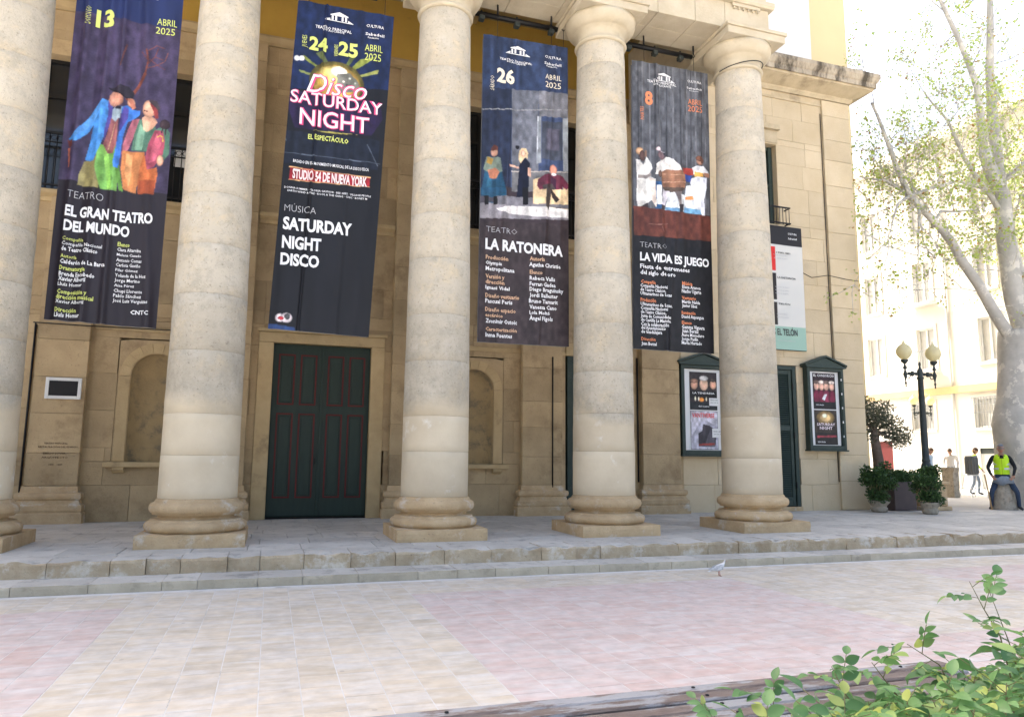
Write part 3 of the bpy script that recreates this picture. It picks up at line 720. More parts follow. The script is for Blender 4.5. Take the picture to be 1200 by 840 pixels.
B3=[('TEATRO PRINCIPAL',3.37,8.2,0.59,0.04,'w'),
('DE ALICANTE',3.5,8.17,0.34,0.03,'w'),
('26',3.32,7.79,0.32,0.25,'c'),
('ABRIL',4.2,7.99,0.3,0.1,'c'),
('2025',4.2,7.84,0.29,0.11,'c'),
('CULTURA',4.19,8.38,0.31,0.05,'w'),
('Sabadell',4.18,8.26,0.32,0.05,'w'),
('Fundación',4.22,8.22,0.2,0.03,'w'),
('TEATRO',3.17,5.13,0.54,0.1,'t'),
('LA RATONERA',3.16,4.84,1.37,0.18,'w'),
('Producción',3.17,4.67,0.39,0.07,'o'),
('Olympia',3.17,4.58,0.28,0.06,'w'),
('Metropolitana',3.17,4.48,0.5,0.07,'w'),
('Versión y',3.17,4.35,0.33,0.07,'o'),
('dirección',3.17,4.26,0.33,0.07,'o'),
('Ignasi Vidal',3.17,4.17,0.42,0.06,'w'),
('Diseño vestuario',3.17,4.03,0.59,0.07,'o'),
('Pascual Peris',3.17,3.94,0.47,0.07,'w'),
('Diseño espacio',3.17,3.8,0.53,0.07,'o'),
('escénico',3.17,3.71,0.31,0.06,'o'),
('Zvonimir Ostoic',3.18,3.61,0.54,0.07,'w'),
('Caracterización',3.18,3.48,0.54,0.06,'o'),
('Inma Fuentes',3.18,3.38,0.46,0.07,'w'),
('Autoría',3.94,4.72,0.26,0.07,'o'),
('Agatha Christie',3.93,4.62,0.56,0.07,'w'),
('Elenco',3.94,4.49,0.22,0.07,'o'),
('Rebeca Valls',3.94,4.39,0.45,0.07,'w'),
('Ferran Gadea',3.94,4.29,0.46,0.07,'w'),
('Diego Braguinsky',3.94,4.2,0.6,0.07,'w'),
('Jordi Ballester',3.94,4.1,0.5,0.07,'w'),
('Bruno Tamarit',3.93,4.0,0.51,0.07,'w'),
('Vanessa Cano',3.94,3.9,0.48,0.07,'w'),
('Lola Moltó',3.94,3.81,0.36,0.06,'w'),
('Àngel Fígols',3.94,3.71,0.41,0.07,'w')]
B4=[('TEATRO PRINCIPAL',6.2,8.3,0.6,0.05,'w'),
('DE ALICANTE',6.33,8.25,0.36,0.04,'w'),
('8',6.15,7.87,0.16,0.25,'a'),
('ABRIL',7.05,8.01,0.29,0.11,'a'),
('2025',7.04,7.87,0.3,0.12,'a'),
('CULTURA',7.04,8.44,0.3,0.05,'w'),
('Sabadell',7.02,8.31,0.32,0.04,'w'),
('Fundación',7.08,8.27,0.19,0.02,'w'),
('TEATRO',6.0,5.16,0.53,0.1,'t'),
('LA VIDA ES JUEGO',6.0,4.92,1.4,0.15,'w'),
('Fiesta de entremeses',6.0,4.78,0.99,0.08,'w'),
('del siglo de oro',6.0,4.67,0.7,0.08,'w'),
('Compañía',6.01,4.51,0.29,0.06,'a'),
('Compañía Nacional',6.0,4.44,0.53,0.06,'w'),
('de Teatro Clásico,',6.0,4.37,0.48,0.06,'w'),
('Ultramarinos de Lucas',6.0,4.3,0.61,0.06,'w'),
('Producción',6.0,4.18,0.3,0.07,'a'),
('Ultramarinos de Lucas,',6.0,4.11,0.62,0.06,'w'),
('Compañía Nacional',6.0,4.04,0.52,0.06,'w'),
('de Teatro Clásico,',6.0,3.97,0.48,0.06,'w'),
('Junta de Comunidades',6.0,3.9,0.59,0.06,'w'),
('de Castilla La Mancha.',6.0,3.83,0.59,0.06,'w'),
('Con la colaboración',6.0,3.75,0.53,0.07,'w'),
('del Ayuntamiento',6.0,3.69,0.47,0.06,'w'),
('de Guadalajara',6.0,3.62,0.41,0.06,'w'),
('Dirección',6.0,3.49,0.28,0.06,'a'),
('Juan Berzal',6.0,3.41,0.3,0.06,'w'),
('Música',6.83,4.54,0.21,0.07,'a'),
('Elena Aranoa',6.83,4.48,0.38,0.06,'w'),
('Nacho Ugarte',6.82,4.4,0.4,0.07,'w'),
('Vestuario',6.82,4.28,0.29,0.06,'a'),
('Martín Nalda',6.82,4.21,0.37,0.06,'w'),
('Javier Sáez',6.82,4.14,0.31,0.06,'w'),
('Iluminación',6.81,4.01,0.28,0.06,'a'),
('David Azpurgua',6.81,3.94,0.45,0.06,'w'),
('Elenco',6.81,3.83,0.2,0.06,'a'),
('Gemma Viguera',6.81,3.75,0.46,0.07,'w'),
('Juan Berzal',6.81,3.68,0.33,0.07,'w'),
('Aure Monedero',6.8,3.61,0.46,0.06,'w'),
('Jorge Padín',6.8,3.54,0.33,0.06,'w'),
('Marta Hurtado',6.8,3.47,0.41,0.06,'w')]
WT=[('S EL TELÓN',11.33,4.45,0.69,0.16,'k'),
('I FEEL ME!',11.5,6.48,0.41,0.04,'k'),
('LA DISTANCIA',11.5,5.85,0.54,0.05,'k'),
('TELÓN',11.5,5.2,0.34,0.04,'k')]
# printed pictures: shapes in metres on the banner plane
P1=[('p',(66,57,84),[-3.1,5.22,-1.5,5.16,-1.5,7.72,-3.1,7.74]),('l',(120,62,50),0.044,[-2.234,6.52,-2.101,6.744,-2.029,6.933]),('l',(120,62,50),0.022,[-2.029,6.933,-2.001,7.142,-2.035,7.314]),('l',(110,60,60),0.011,[-2.017,7.062,-1.921,7.234,-1.887,7.369]),('l',(110,60,60),0.011,[-2.001,7.142,-2.097,7.277]),('l',(120,70,65),0.008,[-2.024,7.01,-1.786,7.183,-1.752,7.318]),('l',(120,70,65),0.008,[-1.921,7.234,-1.81,7.204]),('l',(110,60,60),0.011,[-1.981,7.171,-1.846,7.094,-1.778,7.056]),('l',(100,60,60),0.017,[-2.354,7.0,-2.325,7.182,-2.294,7.34]),('l',(120,70,70),0.008,[-2.012,7.293,-1.912,7.415,-1.8,7.386]),('p',(150,140,90),[-2.714,5.516,-2.759,5.319,-2.767,5.164,-2.502,5.138,-2.46,5.649]),('p',(110,165,80),[-2.552,5.781,-2.567,5.441,-2.482,5.141,-2.277,5.129,-2.262,5.483,-2.326,5.79]),('p',(140,200,90),[-2.489,5.766,-2.445,5.458,-2.391,5.153,-2.337,5.16,-2.384,5.466,-2.427,5.751]),('p',(90,140,60),[-2.353,5.737,-2.296,5.382,-2.247,5.147,-2.195,5.139,-2.262,5.483]),('p',(70,140,215),[-2.542,6.448,-2.634,6.304,-2.732,6.117,-2.848,5.929,-2.923,5.809,-2.88,5.775,-2.817,5.789,-2.688,5.954,-2.631,6.06,-2.657,5.813,-2.706,5.541,-2.634,5.523,-2.59,5.534,-2.528,5.736,-2.482,5.937,-2.424,6.265,-2.413,6.39,-2.459,6.452]),('p',(90,160,235),[-2.578,6.387,-2.667,6.201,-2.776,6.037,-2.864,5.878,-2.842,5.853,-2.73,5.972,-2.621,6.135,-2.551,6.293]),('p',(60,120,210),[-2.308,6.383,-2.274,6.215,-2.301,6.014,-2.324,5.766,-2.349,5.544,-2.333,5.473,-2.281,5.468,-2.269,5.579,-2.253,5.923,-2.209,6.177,-2.059,6.3,-2.058,6.37,-2.16,6.383,-2.227,6.427]),('p',(80,70,150),[-2.469,6.443,-2.399,6.343,-2.415,6.193,-2.463,5.964,-2.485,5.839,-2.488,6.01,-2.463,6.234]),('p',(80,70,150),[-2.267,6.402,-2.206,6.375,-2.212,6.226,-2.282,6.042,-2.304,5.989,-2.297,6.237]),('p',(170,190,200),[-2.408,6.329,-2.37,6.373,-2.287,6.387,-2.305,6.21,-2.352,6.129,-2.413,6.119]),('p',(150,90,90),[-2.42,6.216,-2.453,5.966,-2.491,5.79,-2.431,5.677,-2.359,5.676,-2.318,5.816,-2.324,6.035,-2.316,6.209,-2.352,6.129]),('l',(200,160,120),0.011,[-2.36,6.103,-2.403,5.852,-2.425,5.727]),('p',(30,30,45),[-2.385,6.355,-2.346,6.387,-2.303,6.379,-2.305,6.339,-2.357,6.335]),('e',(205,140,115),-2.369,6.497,0.087,0.123),('p',(215,150,125),[-2.461,6.531,-2.424,6.592,-2.386,6.593,-2.355,6.45,-2.39,6.369,-2.438,6.391,-2.468,6.455]),('p',(45,40,50),[-2.463,6.642,-2.418,6.6,-2.278,6.55,-2.171,6.531,-2.153,6.634,-2.226,6.709,-2.332,6.715,-2.402,6.66]),('l',(30,25,30),0.019,[-2.469,6.634,-2.387,6.603,-2.235,6.532]),('e',(215,160,130),-2.184,6.479,0.05,0.069),('p',(195,120,95),[-2.235,6.532,-2.172,6.543,-2.116,6.415,-2.165,6.382]),('p',(110,60,60),[-2.938,5.795,-2.868,5.801,-2.867,5.71,-2.904,5.68]),('p',(180,100,80),[-2.92,5.678,-2.885,5.683,-2.881,5.397,-2.893,5.396]),('p',(185,105,120),[-2.15,6.236,-2.2,6.055,-2.246,5.826,-2.251,5.679,-2.178,5.763,-2.128,5.942,-2.059,6.151,-2.055,6.246]),('p',(80,120,100),[-2.055,6.246,-2.113,6.019,-2.137,5.769,-1.924,5.751,-1.843,6.11,-1.72,6.205,-1.647,6.091,-1.636,5.768,-1.704,5.659,-1.777,5.772,-1.848,6.184,-1.934,6.196]),('p',(110,150,125),[-2.04,6.179,-2.087,5.949,-2.095,5.775,-1.99,5.778,-1.968,6.066]),('p',(160,70,90),[-1.843,6.11,-1.912,5.876,-1.947,5.625,-1.906,5.488,-1.825,5.544,-1.711,5.757,-1.703,5.957,-1.735,6.102]),('p',(190,90,110),[-1.818,6.064,-1.866,5.834,-1.891,5.583,-1.811,5.644,-1.743,5.902]),('p',(190,120,70),[-2.24,5.754,-2.251,5.485,-2.198,5.177,-2.027,5.127,-2.021,5.322,-1.965,5.426,-1.956,5.746]),('p',(205,110,60),[-1.956,5.746,-2.003,5.519,-2.019,5.298,-2.006,5.125,-1.797,5.136,-1.765,5.453,-1.783,5.549,-1.906,5.488]),('p',(160,75,45),[-2.0,5.324,-2.006,5.125,-1.797,5.136,-1.79,5.352]),('p',(215,150,95),[-2.195,5.712,-2.193,5.396,-2.138,5.209,-2.11,5.407,-2.111,5.699]),('p',(220,165,135),[-2.024,6.256,-1.964,6.316,-1.855,6.283,-1.819,6.227,-1.885,6.104,-1.945,6.045,-1.991,6.087]),('e',(225,165,135),-1.941,6.404,0.085,0.129),('p',(150,60,60),[-1.915,6.524,-1.835,6.462,-1.812,6.29,-1.855,6.278,-1.884,6.391,-1.933,6.483]),('p',(70,60,65),[-1.934,6.559,-1.852,6.56,-1.799,6.468,-1.801,6.38,-1.867,6.457,-1.946,6.519]),('l',(60,30,30),0.014,[-2.0,6.372,-1.963,6.361]),('e',(60,45,50),-1.72,6.205,0.069,0.074),('l',(50,40,45),0.017,[-1.74,6.176,-1.754,6.074]),('l',(50,40,45),0.017,[-1.707,6.169,-1.699,6.058]),('e',(225,165,135),-1.747,5.653,0.047,0.083),('l',(210,190,60),0.008,[-1.803,6.004,-1.773,6.034,-1.733,6.008,-1.729,5.948])]
P2=[('p',(25,38,74),[-0.02,8.566,1.558,8.685,1.554,7.709,1.428,7.317,-0.074,7.053]),('p',(90,110,40),[0.704,7.334,0.411,7.676,0.578,7.599]),('p',(130,140,60),[0.704,7.334,0.122,7.62,0.168,7.658]),('p',(90,100,60),[0.704,7.334,0.343,7.735,0.438,7.789]),('p',(130,140,60),[0.704,7.334,1.038,7.759,1.307,7.855]),('p',(100,115,60),[0.704,7.334,0.87,7.764,0.969,7.801]),('p',(150,155,80),[0.704,7.334,1.332,7.631,1.318,7.554]),('p',(120,130,70),[0.704,7.334,0.1,7.402,0.134,7.355]),('e',(120,110,50),0.689,7.295,0.424,0.352),('e',(200,160,70),0.691,7.259,0.37,0.33),('e',(240,215,120),0.653,7.379,0.263,0.186),('e',(255,250,215),0.715,7.48,0.132,0.094),('p',(120,120,110),[0.683,7.438,0.88,7.493,1.02,7.354,1.065,7.217,0.697,7.117]),('e',(200,205,190),0.884,7.402,0.02,0.018),('e',(200,205,190),0.97,7.327,0.017,0.018),('e',(60,60,60),0.939,7.268,0.02,0.018),('e',(70,70,70),0.839,7.286,0.019,0.018),('e',(220,210,190),0.787,7.331,0.02,0.018),('e',(60,60,60),0.991,7.222,0.017,0.018),('p',(40,30,62),[-0.042,7.041,1.368,7.088,1.428,6.807,1.253,6.492,0.082,6.451,-0.029,6.781]),('p',(160,150,70),[0.304,6.451,1.053,6.482,0.659,6.436]),('p',(28,34,48),[-0.088,6.389,1.39,6.441,1.373,5.939,-0.124,5.87]),('l',(120,130,140),0.011,[-0.09,6.424,-0.033,6.226]),('l',(100,110,125),0.007,[1.191,6.339,1.371,6.01]),('l',(90,100,115),0.007,[-0.086,6.039,1.403,6.05]),('p',(150,30,40),[0.049,5.826,1.261,5.8,1.25,5.641,0.044,5.621]),('l',(230,180,120),0.011,[0.034,5.817,1.261,5.797]),('l',(230,180,120),0.011,[0.044,5.614,1.25,5.641]),('e',(235,235,240),0.065,7.592,0.045,0.046),('e',(235,235,240),0.135,7.598,0.045,0.046),('e',(215,200,200),0.019,3.468,0.072,0.065),('e',(215,200,200),0.109,3.475,0.085,0.077),('e',(90,90,90),0.121,3.495,0.042,0.045),('e',(190,50,60),0.031,3.463,0.042,0.026),('p',(45,70,120),[-0.147,3.377,0.232,3.338,0.249,3.284,-0.151,3.281])]
P3=[('p',(45,58,88),[3.055,8.608,4.629,8.675,4.647,7.796,3.052,7.647]),('p',(62,76,110),[3.052,7.647,4.647,7.796,4.682,6.084,3.045,5.873]),('p',(40,48,70),[3.052,7.647,3.594,7.695,3.593,5.943,3.045,5.873]),('p',(105,108,118),[3.594,7.706,4.094,7.756,4.084,6.007,3.611,5.946]),('p',(118,118,124),[4.094,7.756,4.639,7.795,4.665,7.345,4.096,7.29]),('l',(150,150,150),0.017,[3.058,7.248,4.646,7.493]),('p',(140,145,150),[4.078,7.287,4.134,7.296,4.137,6.449,4.082,6.442]),('p',(70,75,88),[4.145,7.205,4.531,7.248,4.531,6.542,4.148,6.524]),('p',(88,85,100),[4.228,7.089,4.474,7.108,4.474,6.718,4.229,6.701]),('p',(150,155,158),[4.531,7.323,4.638,7.341,4.663,6.082,4.55,6.067]),('l',(200,205,210),0.014,[4.078,7.287,4.063,6.439]),('e',(20,20,25),3.713,6.679,0.036,0.033),('p',(110,110,112),[3.608,6.231,4.683,6.378,4.682,6.011,3.611,5.874]),('l',(190,180,170),0.021,[3.608,6.231,4.683,6.36]),('p',(35,80,110),[3.144,6.239,3.081,5.807,3.067,5.543,3.26,5.514,3.49,5.558,3.504,5.861,3.428,6.242]),('p',(50,105,135),[3.182,6.102,3.154,5.606,3.259,5.584,3.253,6.041]),('p',(120,135,120),[3.159,6.419,3.11,6.199,3.252,6.112,3.446,6.209,3.408,6.437]),('p',(190,120,90),[3.18,6.191,3.303,6.243,3.393,6.184,3.324,6.05,3.218,6.054]),('e',(200,150,125),3.293,6.517,0.06,0.079),('p',(110,60,50),[3.232,6.572,3.291,6.653,3.359,6.609,3.353,6.554,3.246,6.539]),('p',(180,140,60),[3.177,6.421,3.284,6.401,3.25,6.289,3.161,6.312]),('p',(18,22,42),[3.758,6.469,3.735,6.177,3.712,5.887,3.692,5.742,3.902,5.75,3.918,6.129,3.934,6.421,3.86,6.501]),('e',(225,170,145),3.816,6.578,0.058,0.08),('p',(225,195,150),[3.742,6.611,3.786,6.672,3.866,6.673,3.904,6.598,3.897,6.488,3.853,6.518,3.77,6.398,3.736,6.465]),('e',(220,165,140),3.816,6.578,0.04,0.055),('p',(225,175,150),[3.553,6.349,3.734,6.339,3.745,6.304,3.571,6.305]),('p',(225,175,150),[3.898,6.343,3.953,6.333,3.954,6.17,3.899,6.199]),('p',(20,18,22),[3.757,5.75,3.902,5.75,3.903,5.554,3.794,5.541]),('p',(225,195,150),[3.991,6.139,4.12,6.192,4.141,5.582,3.994,5.583]),('p',(230,205,160),[4.139,5.869,4.663,5.862,4.662,5.626,4.141,5.582]),('p',(215,185,140),[4.55,6.14,4.663,6.155,4.663,5.862,4.549,5.848]),('p',(110,45,65),[4.083,6.151,4.194,6.246,4.343,6.295,4.531,6.266,4.625,6.168,4.682,6.084,4.606,6.038,4.531,6.083,4.512,5.916,4.158,5.908,4.065,6.04]),('p',(60,30,50),[4.305,6.254,4.418,6.196,4.418,5.941,4.306,5.963]),('p',(70,62,60),[4.157,6.052,4.343,6.113,4.455,5.945,4.493,5.696,4.418,5.669,4.306,5.89,4.251,5.595,4.177,5.587,4.195,5.876]),('e',(228,150,125),4.361,6.364,0.072,0.088),('e',(235,235,235),4.373,6.281,0.048,0.026),('p',(50,35,30),[4.418,5.705,4.501,5.715,4.493,5.642,4.411,5.65]),('p',(140,135,140),[3.042,5.627,4.681,5.682,4.681,5.501,3.046,5.349]),('p',(225,220,215),[3.33,5.539,3.578,5.622,4.232,5.683,4.662,5.68,4.662,5.535,4.159,5.495,3.58,5.481]),('p',(80,75,85),[3.04,5.732,3.328,5.75,3.329,5.662,3.042,5.61]),('p',(120,118,125),[3.327,5.768,4.682,5.864,4.681,5.69,4.232,5.683,3.578,5.622,3.329,5.627]),('p',(35,80,110),[3.052,5.873,3.485,5.929,3.512,5.826,3.257,5.724,3.053,5.768]),('p',(30,28,30),[3.134,5.743,3.204,5.745,3.206,5.595,3.147,5.587]),('p',(30,28,30),[3.292,5.746,3.356,5.754,3.358,5.613,3.294,5.605]),('p',(20,18,22),[3.802,5.97,3.908,5.984,3.91,5.68,3.812,5.668]),('p',(225,195,150),[3.992,5.959,4.682,6.047,4.663,5.771,3.993,5.708]),('p',(70,62,60),[4.224,6.025,4.343,6.04,4.277,5.634,4.214,5.681]),('p',(50,40,38),[4.306,6.035,4.474,5.839,4.418,5.778,4.343,5.859]),('p',(60,50,52),[3.047,5.314,4.681,5.421,4.669,3.275,3.069,3.267])]
P4=[('p',(88,90,96),[5.916,8.784,7.536,8.684,7.529,5.905,5.891,5.84]),('l',(112,114,120),0.016,[6.103,8.744,6.081,5.88]),('l',(112,114,120),0.026,[6.263,8.774,6.236,5.899]),('l',(112,114,120),0.02,[6.464,8.813,6.432,5.922]),('l',(112,114,120),0.036,[6.75,8.868,6.709,5.955]),('l',(112,114,120),0.023,[7.04,8.923,6.989,5.989]),('l',(112,114,120),0.033,[7.229,8.959,7.172,6.011]),('l',(112,114,120),0.02,[7.44,8.999,7.377,6.035]),('l',(62,64,70),0.023,[6.023,8.729,5.998,5.763]),('l',(62,64,70),0.026,[6.363,8.794,6.328,5.802]),('l',(62,64,70),0.026,[6.607,8.84,6.563,5.829]),('l',(62,64,70),0.026,[6.895,8.895,6.842,5.862]),('l',(62,64,70),0.02,[7.134,8.941,7.073,5.889]),('l',(62,64,70),0.023,[7.356,8.983,7.287,5.914]),('l',(62,64,70),0.02,[7.536,9.018,7.462,5.934]),('p',(45,90,140),[6.336,6.418,6.454,6.415,6.433,5.868,6.325,5.864]),('p',(235,235,235),[6.354,6.348,6.452,6.342,6.445,5.978,6.347,5.984]),('p',(225,228,230),[6.511,5.859,6.554,6.046,6.608,6.234,6.728,6.268,6.804,6.113,6.828,5.887]),('p',(110,160,200),[6.52,5.851,6.533,5.952,6.831,5.97,6.828,5.882]),('p',(225,228,230),[6.889,5.904,6.926,6.164,6.973,6.41,7.075,6.441,7.19,6.197,7.304,5.916]),('p',(110,165,205),[6.899,5.896,6.921,5.999,7.285,5.987,7.313,5.902]),('p',(225,140,80),[6.957,6.205,7.11,6.243,7.128,6.171,6.945,6.139]),('p',(170,60,50),[6.901,6.752,7.125,6.764,7.141,6.636,6.918,6.624]),('p',(45,70,150),[6.908,6.632,7.111,6.632,7.056,6.495,6.955,6.5]),('p',(225,222,215),[5.953,6.784,6.031,6.777,6.087,6.676,6.168,6.861,6.264,6.737,6.282,6.648,6.201,6.509,6.337,6.455,6.345,5.912,6.251,6.063,6.192,6.001,6.132,5.94,5.977,5.886,5.951,6.043,5.967,6.405,5.96,6.585]),('p',(235,215,200),[6.22,6.475,6.327,6.453,6.346,5.93,6.232,6.078]),('p',(150,140,135),[5.987,6.498,6.162,6.504,6.241,6.569,6.26,6.517,6.141,6.428,5.986,6.426]),('e',(205,160,120),6.029,6.941,0.075,0.074),('e',(95,70,65),6.08,6.857,0.059,0.101),('p',(120,90,75),[6.131,6.974,6.17,6.98,6.178,6.862,6.129,6.846]),('p',(55,50,52),[6.016,5.89,6.172,5.999,6.199,5.858,6.054,5.855]),('p',(235,230,222),[6.362,6.751,6.564,6.908,6.723,6.894,6.841,6.781,6.899,6.677,6.875,6.526,6.456,6.489,6.398,6.554,6.339,6.546]),('p',(215,208,215),[6.491,6.292,6.629,6.274,6.524,5.987,6.425,5.985]),('p',(120,110,110),[6.71,6.32,6.869,6.304,6.903,6.052,6.822,6.042]),('p',(240,240,238),[6.857,6.229,6.928,6.238,6.923,6.054,6.863,6.047]),('e',(120,95,100),6.465,6.922,0.083,0.083),('e',(225,200,205),6.404,7.029,0.051,0.041),('l',(210,200,205),0.016,[6.447,7.002,6.565,6.982]),('p',(70,70,78),[6.506,6.992,6.575,6.984,6.564,6.917,6.525,6.94]),('p',(150,105,80),[6.448,6.597,6.558,6.668,6.879,6.693,6.958,6.63,6.974,6.465,6.93,6.33,6.748,6.27,6.549,6.263,6.472,6.345,6.455,6.47]),('l',(195,150,120),0.013,[6.457,6.571,6.958,6.611]),('l',(200,155,125),0.013,[6.484,6.419,6.965,6.483]),('p',(90,75,65),[6.482,6.328,6.951,6.37,6.889,6.298,6.688,6.254,6.53,6.261]),('e',(100,75,65),6.427,6.558,0.04,0.064),('p',(50,45,50),[6.435,5.986,6.52,5.987,6.502,5.894,6.443,5.896]),('p',(50,45,50),[6.822,6.042,6.903,6.042,6.879,5.903,6.823,5.9]),('p',(240,240,242),[7.105,6.78,7.208,6.828,7.352,6.837,7.453,6.734,7.47,6.643,7.368,6.685,7.142,6.655,7.143,6.711]),('p',(225,170,80),[7.154,6.712,7.348,6.701,7.346,6.626,7.161,6.62]),('p',(200,140,110),[7.349,6.72,7.473,6.709,7.47,6.624,7.367,6.648]),('p',(232,235,245),[7.089,6.573,7.202,6.616,7.408,6.625,7.405,6.41,7.354,6.217,7.354,5.885,7.283,5.895,7.226,6.054,7.151,6.266,7.066,6.477]),('e',(190,140,115),7.269,6.925,0.07,0.079),('e',(140,90,70),7.264,6.971,0.074,0.053),('p',(90,60,50),[7.265,7.018,7.356,6.965,7.344,6.888,7.302,6.883]),('p',(98,52,42),[5.888,5.904,7.525,5.887,7.531,5.415,5.896,5.371]),('l',(140,100,90),0.007,[6.194,5.602,6.44,5.611,6.564,5.643]),('l',(140,100,90),0.007,[6.439,5.573,6.478,5.483]),('p',(30,30,34),[5.896,5.371,7.531,5.415,7.469,3.307,5.887,3.287])]

# ------------------------------------------------------------------ printing helpers
YB = 11.14
def arr(*c): return np.array(c, float)/255
def lin(c):
    c = np.clip(np.asarray(c, float), 0, 1); return np.where(c <= 0.04045, c/12.92, ((c+0.055)/1.055)**2.4)
def inpoly(X, Z, P):
    n = len(P)//2; ins = np.zeros(X.shape, bool)
    for i in range(n):
        x0, z0 = P[2*i], P[2*i+1]; x1, z1 = P[(2*i+2) % (2*n)], P[(2*i+3) % (2*n)]
        if z0 == z1: continue
        c = ((z0 > Z) != (z1 > Z)) & (X < (x1-x0)*(Z-z0)/(z1-z0)+x0); ins ^= c
    return ins
def vnoise(X, Z, f, seed):
    g = np.random.RandomState(seed).rand(64, 64); x = (X*f) % 64; z = (Z*f) % 64; i = x.astype(int) % 64; j = z.astype(int) % 64; u = x-np.floor(x); v = z-np.floor(z)
    u = u*u*(3-2*u); v = v*v*(3-2*v); a, b = (i+1) % 64, (j+1) % 64
    return (g[i, j]*(1-u)+g[a, j]*u)*(1-v)+(g[i, b]*(1-u)+g[a, b]*u)*v
def paint(X, Z, C, ops, seed=0):
    rs = np.random.RandomState(seed)
    for o in ops:
        if o[0] == 'p':
            P = o[2]; px = P[0::2]; pz = P[1::2]
            bb = (X > min(px)) & (X < max(px)) & (Z > min(pz)) & (Z < max(pz))
            mk = np.zeros(X.shape, bool); mk[bb] = inpoly(X[bb], Z[bb], P)
        elif o[0] == 'e': mk = ((X-o[2])/max(o[4], .004))**2+((Z-o[3])/max(o[5], .004))**2 < 1
        else:
            mk = np.zeros(X.shape, bool); P = o[3]; wd = max(o[2]*.5, .006)
            for i in range(0, len(P)-2, 2):
                ax, az, bx, bz = P[i:i+4]; dx, dz = bx-ax, bz-az; t = np.clip(((X-ax)*dx+(Z-az)*dz)/(dx*dx+dz*dz+1e-9), 0, 1)
                mk |= (X-ax-t*dx)**2+(Z-az-t*dz)**2 < wd*wd
        k = mk.sum()
        if k:
            # the photograph printed on the sheet: mottled tone, folds of cloth and darker rims
            sh = .80+.40*vnoise(X[mk], Z[mk]*.6, 17, seed+k % 13)+.12*(vnoise(X[mk], Z[mk], 60, k % 17)-.5)
            if o[0] == 'e': d = ((X[mk]-o[2])/max(o[4], .004))**2+((Z[mk]-o[3])/max(o[5], .004))**2; sh = sh*(1.08-.42*d*d)
            base = arr(*o[1]); g = base.mean(); C[mk] = (g+(base-g)*.92)*(sh[:, None]+rs.uniform(-.06, .06, (k, 1)))
def smooth_noise(X, Z, fx, fz, seed):
    rs = np.random.RandomState(seed); v = np.zeros(X.shape)
    for k in range(5): v += np.sin(X*fx*(k+1)*rs.uniform(.6, 1.4)+rs.uniform(0, 6)+Z*fz*rs.uniform(-1, 1)*(k+1))/(k+1)
    return v/2.3
def print_mat():
    m_ = bpy.data.materials.new('printed_vinyl'); m_.use_nodes = True; nt = m_.node_tree; b = nt.nodes['Principled BSDF']
    a = nd(nt, 'ShaderNodeVertexColor', layer_name='print'); nt.links.new(a.outputs[0], b.inputs['Base Color'])
    b.inputs['Roughness'].default_value = 0.48; b.inputs['Specular IOR Level'].default_value = 0.28; return m_
M['vinyl'] = print_mat()
def grid_obj(name, X, Y, Z, C, m_, parent, thick=None):
    h, wd = X.shape; me = bpy.data.meshes.new(name); n = h*wd
    co = np.stack([X, Y, Z], -1).reshape(-1).astype(np.float32)
    i, j = np.meshgrid(np.arange(h-1), np.arange(wd-1), indexing='ij'); a = i*wd+j
    q = np.stack([a, a+1, a+wd+1, a+wd], -1).reshape(-1); nf = (h-1)*(wd-1)
    me.vertices.add(n); me.vertices.foreach_set('co', co); me.loops.add(nf*4); me.loops.foreach_set('vertex_index', q.astype(np.int32))
    me.polygons.add(nf); me.polygons.foreach_set('loop_start', np.arange(nf, dtype=np.int32)*4); me.polygons.foreach_set('loop_total', np.full(nf, 4, np.int32))
    me.polygons.foreach_set('use_smooth', np.ones(nf, bool)); me.update(calc_edges=True)
    ca = me.color_attributes.new('print', 'FLOAT_COLOR', 'POINT'); cc = np.ones((n, 4), np.float32); cc[:, :3] = lin(C.reshape(-1, 3)); ca.data.foreach_set('color', cc.reshape(-1))
    me.materials.append(m_); me.validate(); return link(bpy.data.objects.new(name, me), parent, (0, 0, 0))
COLS = dict(w=(.82,.82,.82), g=(.62,.68,.18), t=(.45,.45,.46), o=(.66,.42,.26), c=(.80,.72,.56), a=(.75,.26,.12), n=(.92,.78,.82), d=(.92,.80,.84), s=(.85,.70,.68), k=(.05,.05,.05), p=(.75,.08,.22), r=(.7,.06,.06))
TM = {k: flat('ink_'+n_, COLS[k]) for k, n_ in dict(w='white', g='lime', t='grey', o='tan', c='cream', a='orange', n='neon_pink', d='pale_pink', s='rose', k='black', p='magenta', r='red').items()}
def text_mesh(s, bold=0.0, shear=0.0, res=2):
    c = bpy.data.curves.new('t', 'FONT'); c.body = s; c.size = 1; c.offset = bold; c.shear = shear; c.resolution_u = res; c.fill_mode = 'FRONT'
    o = bpy.data.objects.new('t', c); col.objects.link(o); dg = bpy.context.evaluated_depsgraph_get(); dg.update()
    me = bpy.data.meshes.new_from_object(o.evaluated_get(dg)); bpy.data.objects.remove(o); bpy.data.curves.remove(c); return me
